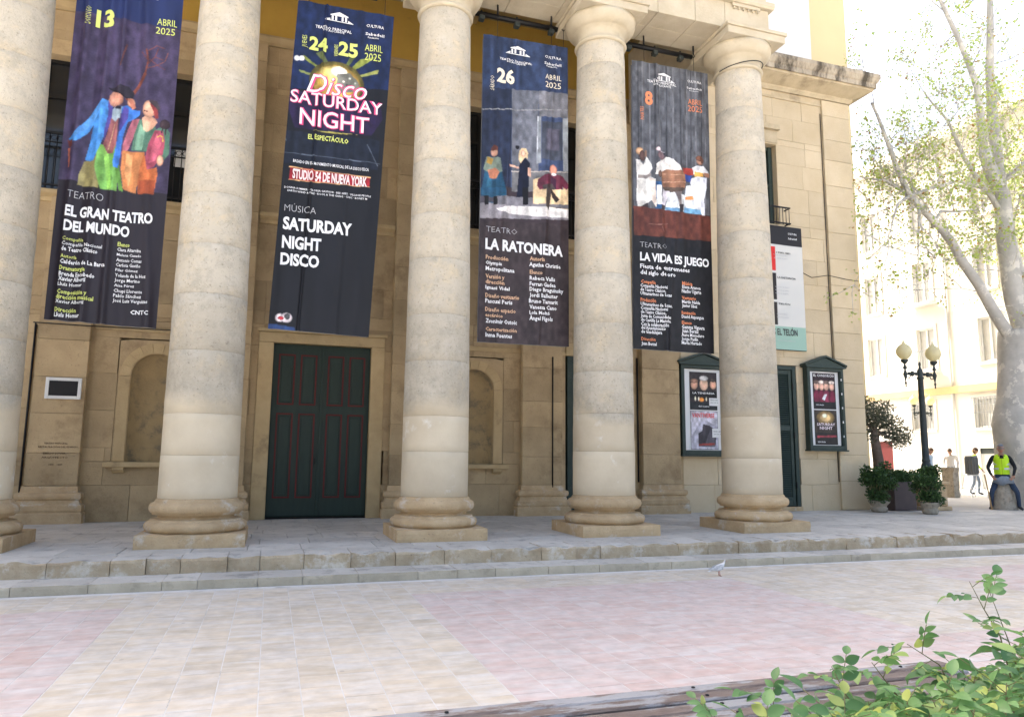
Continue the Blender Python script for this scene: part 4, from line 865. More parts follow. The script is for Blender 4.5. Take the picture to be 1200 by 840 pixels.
def lettering(s, x, z, wd, h, m_, parent, yf, bold=None, shear=0, vert=False, name='lettering', slope=0.0):
    b = bold if bold is not None else (0.038 if h > .11 else (0.024 if h > .055 else 0.012))
    me = text_mesh(s, b, shear, 3 if h > .1 else 1)
    if not len(me.vertices): return
    if h > .055 and not vert and yf is not None and wd > .12:      # cut the letters finely so that they follow the folds
        xs = [v.co.x for v in me.vertices]; a_, b_ = min(xs), max(xs); bm = bmesh.new(); bm.from_mesh(me); st_ = .022*(b_-a_)/wd; q = a_+st_
        while q < b_: bmesh.ops.bisect_plane(bm, geom=bm.verts[:]+bm.edges[:]+bm.faces[:], plane_co=(q, 0, 0), plane_no=(1, 0, 0)); q += st_
        bm.to_mesh(me); bm.free()
    n = len(me.vertices)
    co = np.zeros(n*3); me.vertices.foreach_get('co', co); co = co.reshape(-1, 3)
    mx = co[:, :2].min(0); co[:, 0] -= mx[0]; W_ = co[:, 0].max(); co[:, 0] *= wd/W_; co[:, 1] *= h/0.729
    if vert: X = x-co[:, 1]; Z = z+co[:, 0]
    else: X = x+co[:, 0]; Z = z+co[:, 1]+slope*co[:, 0]
    Y = yf(X, Z); me.vertices.foreach_set('co', np.stack([X, Y, Z], -1).reshape(-1)); me.name = name
    me.materials.clear(); me.materials.append(m_); me.update()
    return link(bpy.data.objects.new(name, me), parent, (0, 0, 0))

def banner(name_lbl, q, ops, texts, wr, grp, bg, header, seed):
    """q = bl, br, tr, tl as (x, z)"""
    (blx, blz), (brx, brz), (trx, trz), (tlx, tlz) = q
    b = thing('hanging_banner', name_lbl, 'banner', ((blx+brx)/2, YB, blz), grp)
    H, W_ = 560, 165; v, u = np.meshgrid(np.linspace(0, 1, H), np.linspace(0, 1, W_), indexing='ij')
    X = (blx*(1-u)+brx*u)*(1-v)+(tlx*(1-u)+trx*u)*v; Z = (blz*(1-u)+brz*u)*(1-v)+(tlz*(1-u)+trz*u)*v
    def inv(X, Z):
        v = (Z-blz)/(tlz-blz); l = blx+(tlx-blx)*v; r = brx+(trx-brx)*v; return (X-l)/(r-l), v
    def yf(X, Z, off=0.0):
        u, v = inv(np.asarray(X, float), np.asarray(Z, float)); d = 0
        for (uc, wd, amp, slant, v0, v1) in wr:
            t = np.clip((v-v0)/(v1-v0), 0, 1); e = np.sin(np.pi*np.clip(t, 0.0, 1.0))**.35 if v0 > 0 else 1
            d = d-amp*np.exp(-((u-uc-slant*(v-.5))/wd)**2)*e
        d = d+.006*np.sin(v*9+u*4+seed)+.003*np.sin(u*17+v*3+seed*2)
        return YB+d-off
    C = np.zeros((H, W_, 3)); C[:] = arr(*bg); C[v > header[0]] = arr(*header[1])
    paint(X, Z, C, ops, seed); C *= (.90+.20*vnoise(X, Z*.2, 9, seed))[..., None]
    # soften the print a little
    for _ in range(1): C[1:-1, 1:-1] = C[1:-1, 1:-1]*.6+.1*(C[:-2, 1:-1]+C[2:, 1:-1]+C[1:-1, :-2]+C[1:-1, 2:])
    grid_obj('banner_sheet', X, yf(X, Z), Z, C, M['vinyl'], b)
    back = yf(X[::8, ::6], Z[::8, ::6])+.05
    grid_obj('banner_back', X[::8, ::6], back, Z[::8, ::6], np.full((*back.shape, 3), .55), M['vinyl'], b)
    yt = lambda X, Z: yf(X, Z, .014)
    for (s, x, z, wd, h, c) in texts:
        sl = -.0
        if s == 'Disco':
            lettering(s, x, z-.02, wd, h*1.15, TM['p'], b, lambda X, Z: yf(X, Z, .007), .032, .35); lettering(s, x, z-.02, wd, h*1.15, TM['d'], b, yt, -.004, .35)
        elif c == 'n':
            lettering(s, x, z, wd, h, TM['p'], b, lambda X, Z: yf(X, Z, .012), .04); lettering(s, x, z, wd, h, TM['n'], b, lambda X, Z: yf(X, Z, .016), .004)
        elif c == 't': lettering(s, x, z, wd, h, TM['t'], b, yt, -.012)
        elif s in ('ABRIL', '2025'): lettering(s, x, z, wd, h, TM[c], b, yt, 0)
        else: lettering(s, x, z, wd, h, TM[c], b, yt)
    return b, yf, inv
def header_marks(b, yf, x, z, day, dx, dz, dh, cc, wd=.35):
    """small temple emblem above the theatre name and the weekday set sideways"""
    mb = MB(); P = []
    def quad(pts): P.append(pts)
    w2 = wd/2
    quad([(x-.14,z+.10),(x+.14,z+.10),(x+.14,z+.115),(x,z+.17),(x-.14,z+.115)])
    for k in (-.12,-.065,.035,.09): quad([(x+k,z+.02),(x+k+.03,z+.02),(x+k+.03,z+.095),(x+k,z+.095)])
    quad([(x-.22,z),(x+.22,z),(x+.22,z+.012),(x-.22,z+.012)]); quad([(x-.21,z+.014),(x-.14,z+.014),(x-.14,z+.05)]); quad([(x+.14,z+.014),(x+.21,z+.014),(x+.14,z+.05)])
    for pts in P:
        pts = [(a, c) for a, c in pts]; mb.add([(a, float(yf(a, c, .012)), c) for a, c in pts], [tuple(range(len(pts)))])
    mb.build('emblem', TM['w'], b)
    if day: lettering(day, dx, dz, dh, .075, TM[cc], b, lambda X, Z: yf(X, Z, .011), 0.0, vert=True)
def hangers(b, pts, ztop=9.2):
    for x, z in pts:
        hw = MB().tube([(x, YB, z-.03), (x, YB+.0, ztop)], .005, 5); hw.tube([(x, YB, ztop), (x, YB, ztop-.17)], .016, 6)
        hw.tube([(x, YB, ztop-.15), (x+.03, YB, ztop-.2), (x, YB, ztop-.24), (x-.03, YB, ztop-.2)], .007, 5); hw.build('hanging_wire', M['black'], b)
GR = 'theatre banners hung between the portico columns'
wr1 = [(.12,.04,.055,.02,0,1),(.22,.03,-.02,.03,0,1),(.33,.045,.065,.02,0,1),(.48,.035,.05,-.05,0,1),(.62,.05,-.03,-.1,0,.7),(.77,.05,.04,-.28,.0,.6),(.92,.05,.015,0,0,1)]
b1, y1, i1 = banner('purple banner with two laughing actors in blue and pink jackets, leftmost of the four', [(-3.01,3.24),(-1.63,3.20),(-1.60,8.66),(-2.99,8.64)], P1, B1, wr1, GR, (42,38,45), (.83,(38,48,88)), 3)
header_marks(b1, y1, -2.2, 8.22, 'DOMINGO', -2.78, 7.55, .26, 'g')
lettering('TEATRO PRINCIPAL', -2.42, 8.13, .48, .05, TM['w'], b1, lambda X, Z: y1(X, Z, .011), .01); hangers(b1, [(-2.8, 8.62), (-1.8, 8.62)])
wr2 = [(.10,.05,.018,.02,0,1),(.29,.012,.035,.01,-1,.9),(.85,.06,.02,0,0,1),(.65,.03,.02,0,-.5,.35),(.5,.15,.01,0,0,1)]
b2, y2, i2 = banner('navy banner with a glowing disco ball and pink neon lettering, hung above the main door', [(-.14,3.30),(1.33,3.26),(1.55,8.60),(.04,8.58)], P2, B2, wr2, GR, (27,28,33), (.76,(28,42,80)), 4)
header_marks(b2, y2, .68, 8.32, 'JUEVES', .20, 7.79, .2, 'g'); lettering('VIERNES', .68, 7.73, .2, .06, TM['g'], b2, lambda X, Z: y2(X, Z, .011), 0, vert=True); hangers(b2, [(.2, 8.56), (1.4, 8.56)])
wr3 = [(.08,.03,.02,0,0,1),(.17,.03,.035,0,.2,1),(.28,.03,.03,.02,.3,1),(.40,.04,-.02,0,.4,1),(.72,.04,.03,0,.3,1),(.90,.03,.02,0,.3,1),(.28,.02,.02,.2,-.6,.12),(.75,.02,.02,.2,-.6,.12)]
b3, y3, i3 = banner('blue grey banner showing a seated bald man and two women on a stage', [(3.06,3.29),(4.65,3.30),(4.63,8.66),(3.08,8.62)], P3, B3, wr3, GR, (60,50,54), (.78,(45,60,100)), 5)
header_marks(b3, y3, 3.70, 8.34, 'SÁBADO', 3.28, 7.62, .26, 'c'); hangers(b3, [(3.33, 8.6), (4.32, 8.62), (4.55, 8.6)])
wr4 = [(.12,.03,.02,0,0,1),(.30,.03,.018,0,.3,1),(.45,.03,.02,0,.3,1),(.62,.04,.02,0,.3,1),(.85,.04,.018,0,.3,1),(.35,.03,.04,-.1,-.8,.22),(.55,.03,.02,.3,-.6,.12)]
b4, y4, i4 = banner('charcoal banner showing three performers in white and a big drum', [(5.86,3.34),(7.46,3.33),(7.50,8.70),(5.90,8.68)], P4, B4, wr4, GR, (30,30,34), (.5,(84,86,94)), 6)
header_marks(b4, y4, 6.55, 8.36, 'MARTES', 6.12, 7.55, .25, 'a'); hangers(b4, [(6.15, 8.66), (7.2, 8.68)])

# season banner on the wing wall
wb = thing('wall_banner', 'white printed banner with black top and pale green foot under the narrow window', 'banner', (11.7, 14.4, 4.1))
YWB = 14.41
H, W_ = 210, 90; v, u = np.meshgrid(np.linspace(0, 1, H), np.linspace(0, 1, W_), indexing='ij'); X = 10.25+2.03*u; Z = 4.10+3.08*v
C = np.zeros((H, W_, 3)); C[:] = arr(205,204,198); C[v > .845] = arr(38,36,38); C[v < .185] = arr(150,182,166)
for (a, b_, c, d, k) in ((10.45,11.46,6.04,6.64,(205,45,40)),(10.45,11.47,5.32,5.98,(40,34,34)),(10.45,11.48,4.70,5.26,(46,40,38))):
    mk = (X > a) & (X < b_) & (Z > c) & (Z < d); C[mk] = arr(*k)
paint(X, Z, C, [('e',(225,180,150),11.1,5.6,.12,.16),('e',(40,30,30),11.15,5.72,.13,.1),('e',(210,160,130),11.0,4.95,.1,.14),('p',(30,26,28),[11.05,6.0,11.3,6.0,11.28,6.3]),('e',(235,200,180),10.9,6.3,.12,.16)], 2)
grid_obj('banner_sheet', X, YWB+.01*np.sin(u*9)*v, Z, C, M['vinyl'], wb)
MB().box(10.24, 12.29, YWB+.02, YWB+.045, 7.16, 7.19).box(10.24, 12.29, YWB+.02, YWB+.045, 4.09, 4.115).build('banner_rail', M['black'], wb)
yw = lambda X, Z: np.full(np.shape(X), YWB-.012)
for (s, x, z, wd, h, c) in WT: lettering(s, x, z, wd, h, TM[c], wb, yw, .02)
for s, x, z, wd, h in (('CULTURA',11.86,6.98,.26,.05),('Sabadell',11.86,6.86,.26,.05)): lettering(s, x, z, wd, h, TM['w'], wb, yw, .01)
for s, x, z, wd in (('Una comedia',11.42,6.42,.4),('de abril a junio',11.42,6.34,.42),('con todo el elenco',11.42,5.62,.42),('dirección y texto',11.42,5.54,.4),('venta en taquilla',11.42,5.46,.38),('entradas',11.44,4.95,.3),('información',11.44,4.87,.34),('todos los públicos',11.44,4.30,.5)):
    lettering(s, x, z, wd, .04, TM['t'], wb, yw, 0)

# poster cases
def poster_case(x0, x1, z0, z1, lbl, posters, seed):
    p = thing('poster_case', lbl, 'display case', ((x0+x1)/2, YW, z0), 'glazed green poster cases on the wall')
    y0 = YW-.17; t = .075
    MB().box(x0+.01, x1-.01, YW-.05, YW-.006, z0+.01, z1-.01).build('back_board', M['green'], p)
    fr = MB()
    for a, b, c, d in ((x0,x0+t,z0,z1),(x1-t,x1,z0,z1),(x0+t,x1-t,z0,z0+t+.02),(x0+t,x1-t,z1-t,z1)): fr.box(a, b, y0, YW-.004, c, d, c=.006)
    for a, b, c, d in ((x0+t,x0+t+.02,z0+t+.02,z1-t),(x1-t-.02,x1-t,z0+t+.02,z1-t)): fr.box(a, b, y0+.02, y0+.05, c, d)
    fr.build('frame', M['green'], p)
    cx = (x0+x1)/2
    MB().prism([(x0-.05,z1+.002),(x1+.05,z1+.002),(x1+.07,z1+.045),(x0-.07,z1+.045)], y0-.05, YW-.004).build('cornice_moulding', M['green'], p)
    pd = fixn(MB().prism([(x0-.03,z1+.047),(x1+.03,z1+.047),(cx,z1+.25)], y0-.01, YW-.004).build('pediment', M['green'], p))
    rk = MB()
    for s in (-1, 1):
        xe = x0-.08 if s < 0 else x1+.08
        rk.prism([(xe,z1+.048),(xe,z1+.085),(cx,z1+.31),(cx,z1+.265)] if s < 0 else [(xe,z1+.048),(cx,z1+.265),(cx,z1+.31),(xe,z1+.085)], y0-.055, YW-.006)
    fixn(rk.build('raking_moulding', M['green'], pd))
    MB().box(x0-.03, x1+.03, y0-.03, YW-.004, z0-.035, z0-.002, c=.004).build('bottom_rail', M['green'], p)
    MB().box(x0+t+.02, x1-t-.02, y0+.085, y0+.092, z0+t+.03, z1-t-.01).build('backing_paper', M['paper'], p)
    hk = MB()
    for k in range(5): zz = z0+.3+k*(z1-z0-.6)/4; hk.box(x1-t-.022, x1-t+.0, y0-.012, y0+.0, zz, zz+.05)
    hk.build('latch', M['paper'], p)
    for (a, b, c, d, ops, txt) in posters:
        H, W_ = int((d-c)*90), int((b-a)*90); v, u = np.meshgrid(np.linspace(0, 1, H), np.linspace(0, 1, W_), indexing='ij'); X = a+(b-a)*u; Z = c+(d-c)*v
        C = np.zeros((H, W_, 3)); C[:] = arr(38,34,38)
        o2 = []
        for o in ops:   # poster drawings are given as fractions of the sheet
            if o[0] == 'p': q = list(o[2]); q[0::2] = [a+(b-a)*k for k in q[0::2]]; q[1::2] = [c+(d-c)*k for k in q[1::2]]; o2.append(('p', o[1], q))
            else: o2.append(('e', o[1], a+(b-a)*o[2], c+(d-c)*o[3], (b-a)*o[4], (d-c)*o[5]))
        paint(X, Z, C, o2, seed)
        C[1:-1, 1:-1] = C[1:-1, 1:-1]*.6+.1*(C[:-2, 1:-1]+C[2:, 1:-1]+C[1:-1, :-2]+C[1:-1, 2:])
        ps = grid_obj('poster', X, np.full(X.shape, y0+.078), Z, C, M['vinyl'], p)
        for (s, fx, fz, fw, fh, k) in txt: lettering(s, a+(b-a)*fx, c+(d-c)*fz, (b-a)*fw, (d-c)*fh, TM[k], ps, lambda X, Z: np.full(np.shape(X), y0+.073), .015)
    gl = bpy.data.materials.get('case_glass')
    return p
SK = (215,160,130); DK = (30,26,30)
pa = [('p',(52,44,46),[0,0,1,0,1,1,0,1]),('e',SK,.17,.66,.13,.13),('e',(150,110,90),.17,.76,.14,.06),('e',(225,180,150),.52,.68,.16,.17),('e',(205,200,195),.52,.84,.17,.07),('e',SK,.86,.68,.12,.13),('e',(70,60,55),.86,.8,.12,.05),('p',(24,22,26),[0,.3,1,.3,1,.5,0,.5]),('e',(245,150,60),.42,.27,.10,.06),('e',(240,230,200),.2,.29,.03,.07),('e',(240,230,200),.32,.29,.03,.06),('e',(240,230,200),.6,.29,.03,.06),('p',(34,40,44),[0,0,1,0,1,.2,0,.2])]
pb = [('p',(200,196,208),[0,0,1,0,1,1,0,1]),('p',(180,178,192),[0,.3,.35,.7,.6,.75,1,.6,1,0,0,0]),('p',(62,58,66),[.27,.08,.86,.08,.86,.42,.72,.62,.46,.66,.42,.48,.27,.42]),('p',(90,86,96),[.5,.1,.9,.1,.95,.5,.75,.6]),('p',(150,60,55),[.3,.10,.86,.12,.86,.18,.3,.15])]
pc = [('p',(48,30,36),[0,0,1,0,1,1,0,1])]+[q for k, x in enumerate((.16,.38,.60,.84)) for q in (('e',(120,30,60) if k != 2 else (150,50,80),x,.34,.16,.2),('e',(222,170,145),x,.64,.12,.12),('e',(235,215,200) if k % 2 else (110,90,80),x,.75,.13,.05))]+[('p',(235,235,235),[.38,.28,.5,.42,.62,.42,.5,.24]),('p',(30,30,34),[0,0,1,0,1,.2,0,.2])]
pdk = [('p',(60,52,46),[0,0,1,0,1,1,0,1]),('e',(150,120,70),.5,.78,.4,.2),('e',(235,195,130),.5,.78,.24,.13),('e',(250,230,190),.46,.84,.12,.07),('p',(40,38,38),[0,0,1,0,1,.35,0,.35]),('p',(160,60,70),[.1,.2,.95,.22,.95,.28,.1,.26])]
poster_case(8.74, 9.93, 1.56, 3.60, 'green poster case left of the corner column, lower poster titled in red', [
    (9.00, 9.72, 2.58, 3.45, pa, [('LA TENDRESA',.1,.42,.8,.05,'w'),('del teatro',.3,.08,.4,.04,'w')]), (9.00, 9.72, 1.68, 2.555, pb, [('VANTIVERSE',.06,.83,.82,.12,'r'),('La nueva obra',.2,.03,.6,.04,'w')])], 3)
MB()
cs = [o for o in sc.objects if o.name.startswith('poster_case')][0]
MB().box(9.50, 9.80, YW-.105, YW-.098, 2.68, 2.86).build('paper_notice', M['paper'], cs); MB().box(9.56, 9.82, YW-.105, YW-.098, 1.96, 2.16).build('paper_notice', M['paper'], cs)
for k, z in enumerate((2.80,2.74,2.08,2.02)): lettering('MARTES 8 ABRIL' if k % 2 == 0 else '20:00 h', (9.53 if k < 2 else 9.59), z, .2, .03, TM['k'], cs, lambda X, Z: np.full(np.shape(X), YW-.110), 0)
poster_case(12.22, 13.30, 1.72, 3.70, 'green poster case right of the louvred door, holding a group portrait poster', [
    (12.43, 13.10, 2.70, 3.58, pc, [('EL CONSORCIO',.04,.90,.92,.07,'w'),('TEATRO PRINCIPAL',.1,.1,.35,.03,'w')]), (12.43, 13.10, 1.84, 2.675, pdk, [('SATURDAY',.1,.55,.8,.08,'n'),('NIGHT',.22,.44,.56,.09,'n'),('TEATRO PRINCIPAL',.1,.06,.35,.04,'w')])], 4)

# wall plaque and the cut inscription below it
pq = thing('wall_plaque', 'small dark slate plaque in a white frame, fixed to the pilaster left of the niche', 'plaque', (-3.50, YW-.15, 2.42))
MB().box(-3.70, -3.26, YW-.185, YW-.158, 2.44, 2.70, c=.003).build('slate_panel', M['black'], pq)
f = MB()
for a, b, c, d in ((-3.755,-3.70,2.385,2.755),(-3.26,-3.205,2.385,2.755),(-3.70,-3.26,2.385,2.44),(-3.70,-3.26,2.70,2.755)): f.box(a+.0005, b-.0005, YW-.195, YW-.152, c, d, c=.004)
f.build('frame', M['white'], pq)
INK = flat('worn_inscription', (.13,.09,.055), .9)
yl = lambda X, Z: np.full(np.shape(X), YW-.156)
for s, x, z, wd in (('TEATRO PRINCIPAL',-3.70,1.61,.36),('RESTAURACIÓN DEL EDIFICIO',-3.78,1.55,.60),('EMILIO JOVER',-3.70,1.44,.34),('ARQUITECTO',-3.72,1.37,.40),('1845 - 1847',-3.6,1.25,.2)):
    lettering(s, x, z, wd, .03, INK, th, yl, 0.02, name='inscription')

# cables and chain
def cable(lbl, pts, r=.012, m_='black', name='cable', cat='cable'):
    o = MB().tube(pts, r, 6).build(name, M[m_]); return props(o, lbl, cat)
def chain(x, y, z0, z1):
    mb = MB(); z = z1; k = 0
    while z > z0:
        a = math.pi/2*(k % 2); pts = [(x+.022*math.cos(t)*math.cos(a), y+.022*math.cos(t)*math.sin(a), z-.035+.04*math.sin(t)) for t in [math.pi*2*i/8 for i in range(9)]]
        mb.tube(pts, .008, 4, cap=False); z -= .06; k += 1
    return props(mb.build('chain', M['black']), 'dark hanging chain in the shade left of the purple banner', 'chain')
chain(-3.35, 11.3, 6.2, 9.2)
cable('thin dark cable running down the wall between the left pilaster and the edge column', [(-4.03, YW-.02, z) for z in (.35, 1.5, 3.0, 3.69)], .02)
cable('dark cable strung level under the purple banner, left pilaster to column', [(-4.03, YW-.17, 3.70), (-3.2, YW-.17, 3.69), (-1.3, YW-.17, 3.70)], .010)
cable('dark cable pinned down beside the first pilaster', [(-3.99, YW-.18, 3.69), (-3.985, YW-.18, .9)], .013)
cable('dark cable run upright on the pilaster left of the second green door', [(5.62, YW-.165, .85), (5.62, YW-.165, 3.6)], .014)
cable('dark cable run upright beside the pilaster near the left poster case', [(7.70, YW-.03, .95), (7.70, YW-.03, 3.7)], .02)
cable('thin dark downpipe on the wing wall, passing behind the right poster case', [(13.13, YW-.02, 10.4), (13.13, YW-.02, 6.05), (13.14, YW-.02, .95)], .010)
cable('pair of slack wires crossing the wing wall to the corner', [(12.3, YW-.03, 6.1), (12.6, YW-.04, 5.98), (13.1, YW-.05, 6.08), (13.6, YW-.075, 6.02), (14.02, YW-.075, 6.0)], .008)
cable('black wire wrapped round the neck of the corner column', [(7.95+.455*math.cos(a), YA+.455*math.sin(a), 8.64+.10*math.cos(a)) for a in [R(k) for k in range(-170, 20, 10)]], .009)
cable('wire strung from the corner capital up to the tower', [(8.55, 10.3, 9.1), (10.2, 13.2, 11.2), (12.5, 17.0, 13.0), (15.2, 19.97, 15.9)], .008)
for a, b, t in ((-.2, 1.5, 'left'), (2.85, 4.65, 'middle'), (5.7, 7.3, 'right')):
    rail = thing('lighting_bar', {'left': 'dark lighting bar under the beam above the main door banner', 'middle': 'dark lighting bar with clamps under the beam above the blue grey banner', 'right': 'dark lighting bar under the beam above the charcoal banner'}[t], 'lighting bar', ((a+b)/2, 11.36, 9.12), 'lighting bars under the portico beam')
    MB().tube([(a, 11.36, 9.12), (b, 11.36, 9.12)], .045, 10).build('bar', M['black'], rail)
    for k in range(3):
        x = a+.25+k*(b-a-.5)/2; MB().box(x-.05, x+.05, 11.30, 11.42, 9.0, 9.08, c=.01).tube([(x, 11.36, 9.05), (x, 11.36, 9.19)], .02, 6).build('clamp', M['iron'], rail)

# ------------------------------------------------------------------ street things on the right
def leaf_quad(mb, p, d, n, L, W_, mi=0, fold=.25):
    s = d.cross(n).normalized(); t = p+d*L; m1 = p+d*L*.45
    mb.add([p, m1+s*W_-n*W_*fold, t, m1-s*W_-n*W_*fold, m1], [(0,1,4),(1,2,4),(2,3,4),(3,0,4)], mi)
def rv(r): 
    while 1:
        v = Vector((r.uniform(-1,1), r.uniform(-1,1), r.uniform(-1,1)))
        if .05 < v.length < 1: return v.normalized()
def foliage(cs, n, L, W_, seed, up=.4, ell=1.0):
    """leaves scattered through clumps (centre, radii)"""
    r = random.Random(seed); mb = MB(); tot = sum(q[1][0]*q[1][1]*q[1][2] for q in cs)**1.0
    for c, rd in cs:
        k = int(n*(rd[0]*rd[1]*rd[2])/tot)
        for _ in range(k):
            v = rv(r)*(r.random()**.45); p = Vector((c[0]+v.x*rd[0], c[1]+v.y*rd[1], c[2]+v.z*rd[2]))
            d = (v+rv(r)*.9+Vector((0,0,up))).normalized(); nn = rv(r); s = r.uniform(.7, 1.25); leaf_quad(mb, p, d, (nn-d*nn.dot(d)).normalized(), L*s, W_*s)
    return mb
def branchy(base, tips, r0, m_, seed):
    r = random.Random(seed); mb = MB(); base = Vector(base)
    for t in tips:
        t = Vector(t); mid = base.lerp(t, .5)+Vector((r.uniform(-.05,.05), r.uniform(-.05,.05), r.uniform(0,.06)))*(t-base).length; mb.tube([base, mid, t], [r0, r0*.7, r0*.3], 6)
    return mb
# stone pot and its bush, left
def pot_plant(x, y, s, h, lbl, seed, z0=.276):
    t = thing('potted_plant', lbl, 'plant pot', (x, y, z0), 'stone pots by the theatre corner')
    mb = MB(); n = 14
    prof = [(.13*s,0),(.15*s,.02),(.17*s,.10),(.145*s,.12),(.15*s,.15),(.20*s,.22),(.215*s,.26),(.20*s,.27),(.18*s,.265),(.17*s,.22)]
    mb.lathe([(a, b) for a, b in prof], (x, y, z0), n, jit=.02, seed=seed); mb.build('pot', M['terra'], t)
    MB().lathe([(.0,.235),(.17*s,.235)], (x, y, z0), n, cap=False).build('soil', M['soil'], t)
    r = random.Random(seed); cl = []
    for k in range(16):
        a = r.uniform(0, 6.28); hh = r.uniform(.08, 1)*h; rr = s*(.12+.14*math.sin(math.pi*min(1, hh/h*.9))); cl.append(((x+rr*math.cos(a), y+rr*math.sin(a), z0+.27+hh), (.13*s, .13*s, .13*s)))
    branchy((x, y, z0+.22), [c for c, _ in cl], .012, M['stem'], seed).build('stems', M['stem'], t)
    foliage(cl, 3600, .055, .021, seed).build('foliage', M['leafdark'], t, kind='stuff'); return t
pot_plant(13.62, 13.80, 1.15, .78, 'green bush in a carved stone pot standing against the theatre corner', 11)
pot_plant(14.30, 13.02, 1.05, .72, 'green bush in a tapered stone pot in front of the brown planter', 12)
# brown planter with hedge
pl = thing('hedge_planter', 'square dark brown planter filled with a clipped green hedge', 'planter', (14.6, 14.3, .276))
px0, px1, py0, py1 = 14.28, 14.95, 13.98, 14.7
f = MB(); t = .03
f.box(px0, px1, py0, py0+t, .29, .97, c=.004).box(px0, px1, py1-t, py1, .29, .97, c=.004).box(px0, px0+t, py0+t+.001, py1-t-.001, .29, .968).box(px1-t, px1, py0+t+.001, py1-t-.001, .29, .968); f.build('planter_box', M['brown'], pl)
MB().box(px0+t, px1-t, py0+t, py1-t, .29, .9).build('soil', M['soil'], pl)
foliage([((px0+.1+.12*i, py0+.1+.2*j, 1.06+.03*((i+j) % 2)), (.13,.15,.16)) for i in range(6) for j in range(3)], 3600, .05, .02, 5).build('hedge', M['leafdark'], pl, kind='stuff')
# small olive tree
ot = thing('olive_tree', 'small olive tree with a gnarled trunk at the theatre corner', 'tree', (14.35, 14.72, .276))
ob = Vector((14.75, 14.85, .28)); tr_ = [ob, ob+Vector((-.05,.0,.6)), ob+Vector((-.02,.02,1.2)), ob+Vector((-.12,.0,1.75)), ob+Vector((-.14,0,2.1))]
mb = MB().tube(tr_, [.15,.115,.12,.10,.06], 12)
mb.v = [tuple(Vector(v)+noise.noise_vector(Vector(v)*7)*.045) for v in mb.v]
top = ob+Vector((-.13,0,2.0)); tips = [top+Vector(d) for d in ((-.55,-.1,.45),(-.25,0,.6),(.2,-.1,.5),(.6,0,.15),(.85,0,-.15),(.3,.1,.25),(-.4,.1,.05),(-.1,-.2,.3),(.55,-.2,-.3))]
mb.build('trunk', M['olivebark'], ot); branchy(top-Vector((0,0,.1)), tips, .04, None, 3).build('limbs', M['olivebark'], ot)
foliage([(q, (.30,.30,.22)) for q in tips]+[(top+Vector((.1,0,.2)), (.3,.25,.2)), (top+Vector((-.05,0,-.15)), (.16,.16,.2)), (top+Vector((.35,0,-.05)), (.25,.2,.17))], 5200, .075, .016, 8, up=0).build('foliage', M['leafolive'], ot, kind='stuff')

# street lamp on its stone pedestal
def street_lamp(x, y, z0, lbl, ped=True, s=1.0, ax=(1, 0)):
    L = thing('street_lamp', lbl, 'street lamp', (x, y, z0), 'cast iron street lamps with globes')
    if ped:
        MB().box(x-.36, x+.36, y-.36, y+.36, z0, z0+.10, c=.015).box(x-.30, x+.30, y-.30, y+.30, z0+.102, z0+.62, c=.02).box(x-.36, x+.36, y-.36, y+.36, z0+.622, z0+.70, c=.02).build('pedestal', M['base'], L); zb = z0+.70
    else: zb = z0
    prof = [(.19,0),(.19,.04),(.14,.06),(.16,.10),(.15,.16),(.10,.20),(.12,.24),(.125,.34),(.11,.42),(.085,.46),(.10,.49),(.10,.52),(.085,.55),(.066,2.55),(.085,2.57),(.085,2.61),(.06,2.63),(.075,2.72),(.06,2.80),(.03,2.84),(.022,2.90),(.035,2.93),(.03,2.97),(.0,3.02)]
    MB().lathe([(a*s, b*s) for a, b in prof], (x, y, zb), 20, cap=False).build('post', M['iron'], L)
    za = zb+2.69*s; dx, dy = ax
    for q in (-1, 1):
        P = lambda r, dz: (x+dx*q*r*s, y+dy*q*r*s, za+dz*s)
        arm = MB().tube([P(.05,0), P(.15,.02), P(.30,-.02), P(.48,.0)], .022*s, 8)
        for rr_, ra in ((.13,.045),(.25,.07),(.36,.045)): arm.blob(P(rr_, .0), (ra*s*.8, ra*s*.8, ra*s), 10)
        arm.tube([P(.30,-.02), P(.36,-.12), P(.44,-.10), P(.47,-.03)], .014*s, 6)
        arm.build('arm', M['iron'], L)
        c = P(.48, 0); h = MB().lathe([(.0,-.36),(.022,-.33),(.012,-.30),(.03,-.24),(.012,-.2),(.03,-.10),(.055,-.02),(.03,.04),(.02,.10),(.055,.14),(.03,.18),(.02,.24),(.075,.29),(.09,.33),(.085,.35),(0,.352)][::1], c, 14, cap=False)
        h.v = [(c[0]+(v[0]-c[0])*s, c[1]+(v[1]-c[1])*s, c[2]+(v[2]-c[2])*s) for v in h.v]; h.build('lamp_holder', M['iron'], L)
        g = [(.055,0)]+[(.055+.135*math.sin(math.pi*t/10)**.8 if t < 10 else .04, .50*t/10*.8) for t in range(1, 10)]+[(.045,.40),(.05,.42),(.02,.45),(.012,.50),(.0,.53)]
        gb = MB().lathe(g, (0, 0, 0), 18, cap=False); gb.v = [(c[0]+v[0]*s, c[1]+v[1]*s, c[2]+(v[2]+.355)*s) for v in gb.v]; gb.build('globe', M['globe'], L)
    return L
street_lamp(15.62, 14.25, .276, 'tall street lamp with two yellowed globes on the nearest stone pedestal', True, 1.0)
street_lamp(27.9, 25.45, .27, 'more distant street lamp with two globes, seen behind the nearer lamp', True, 1.0)

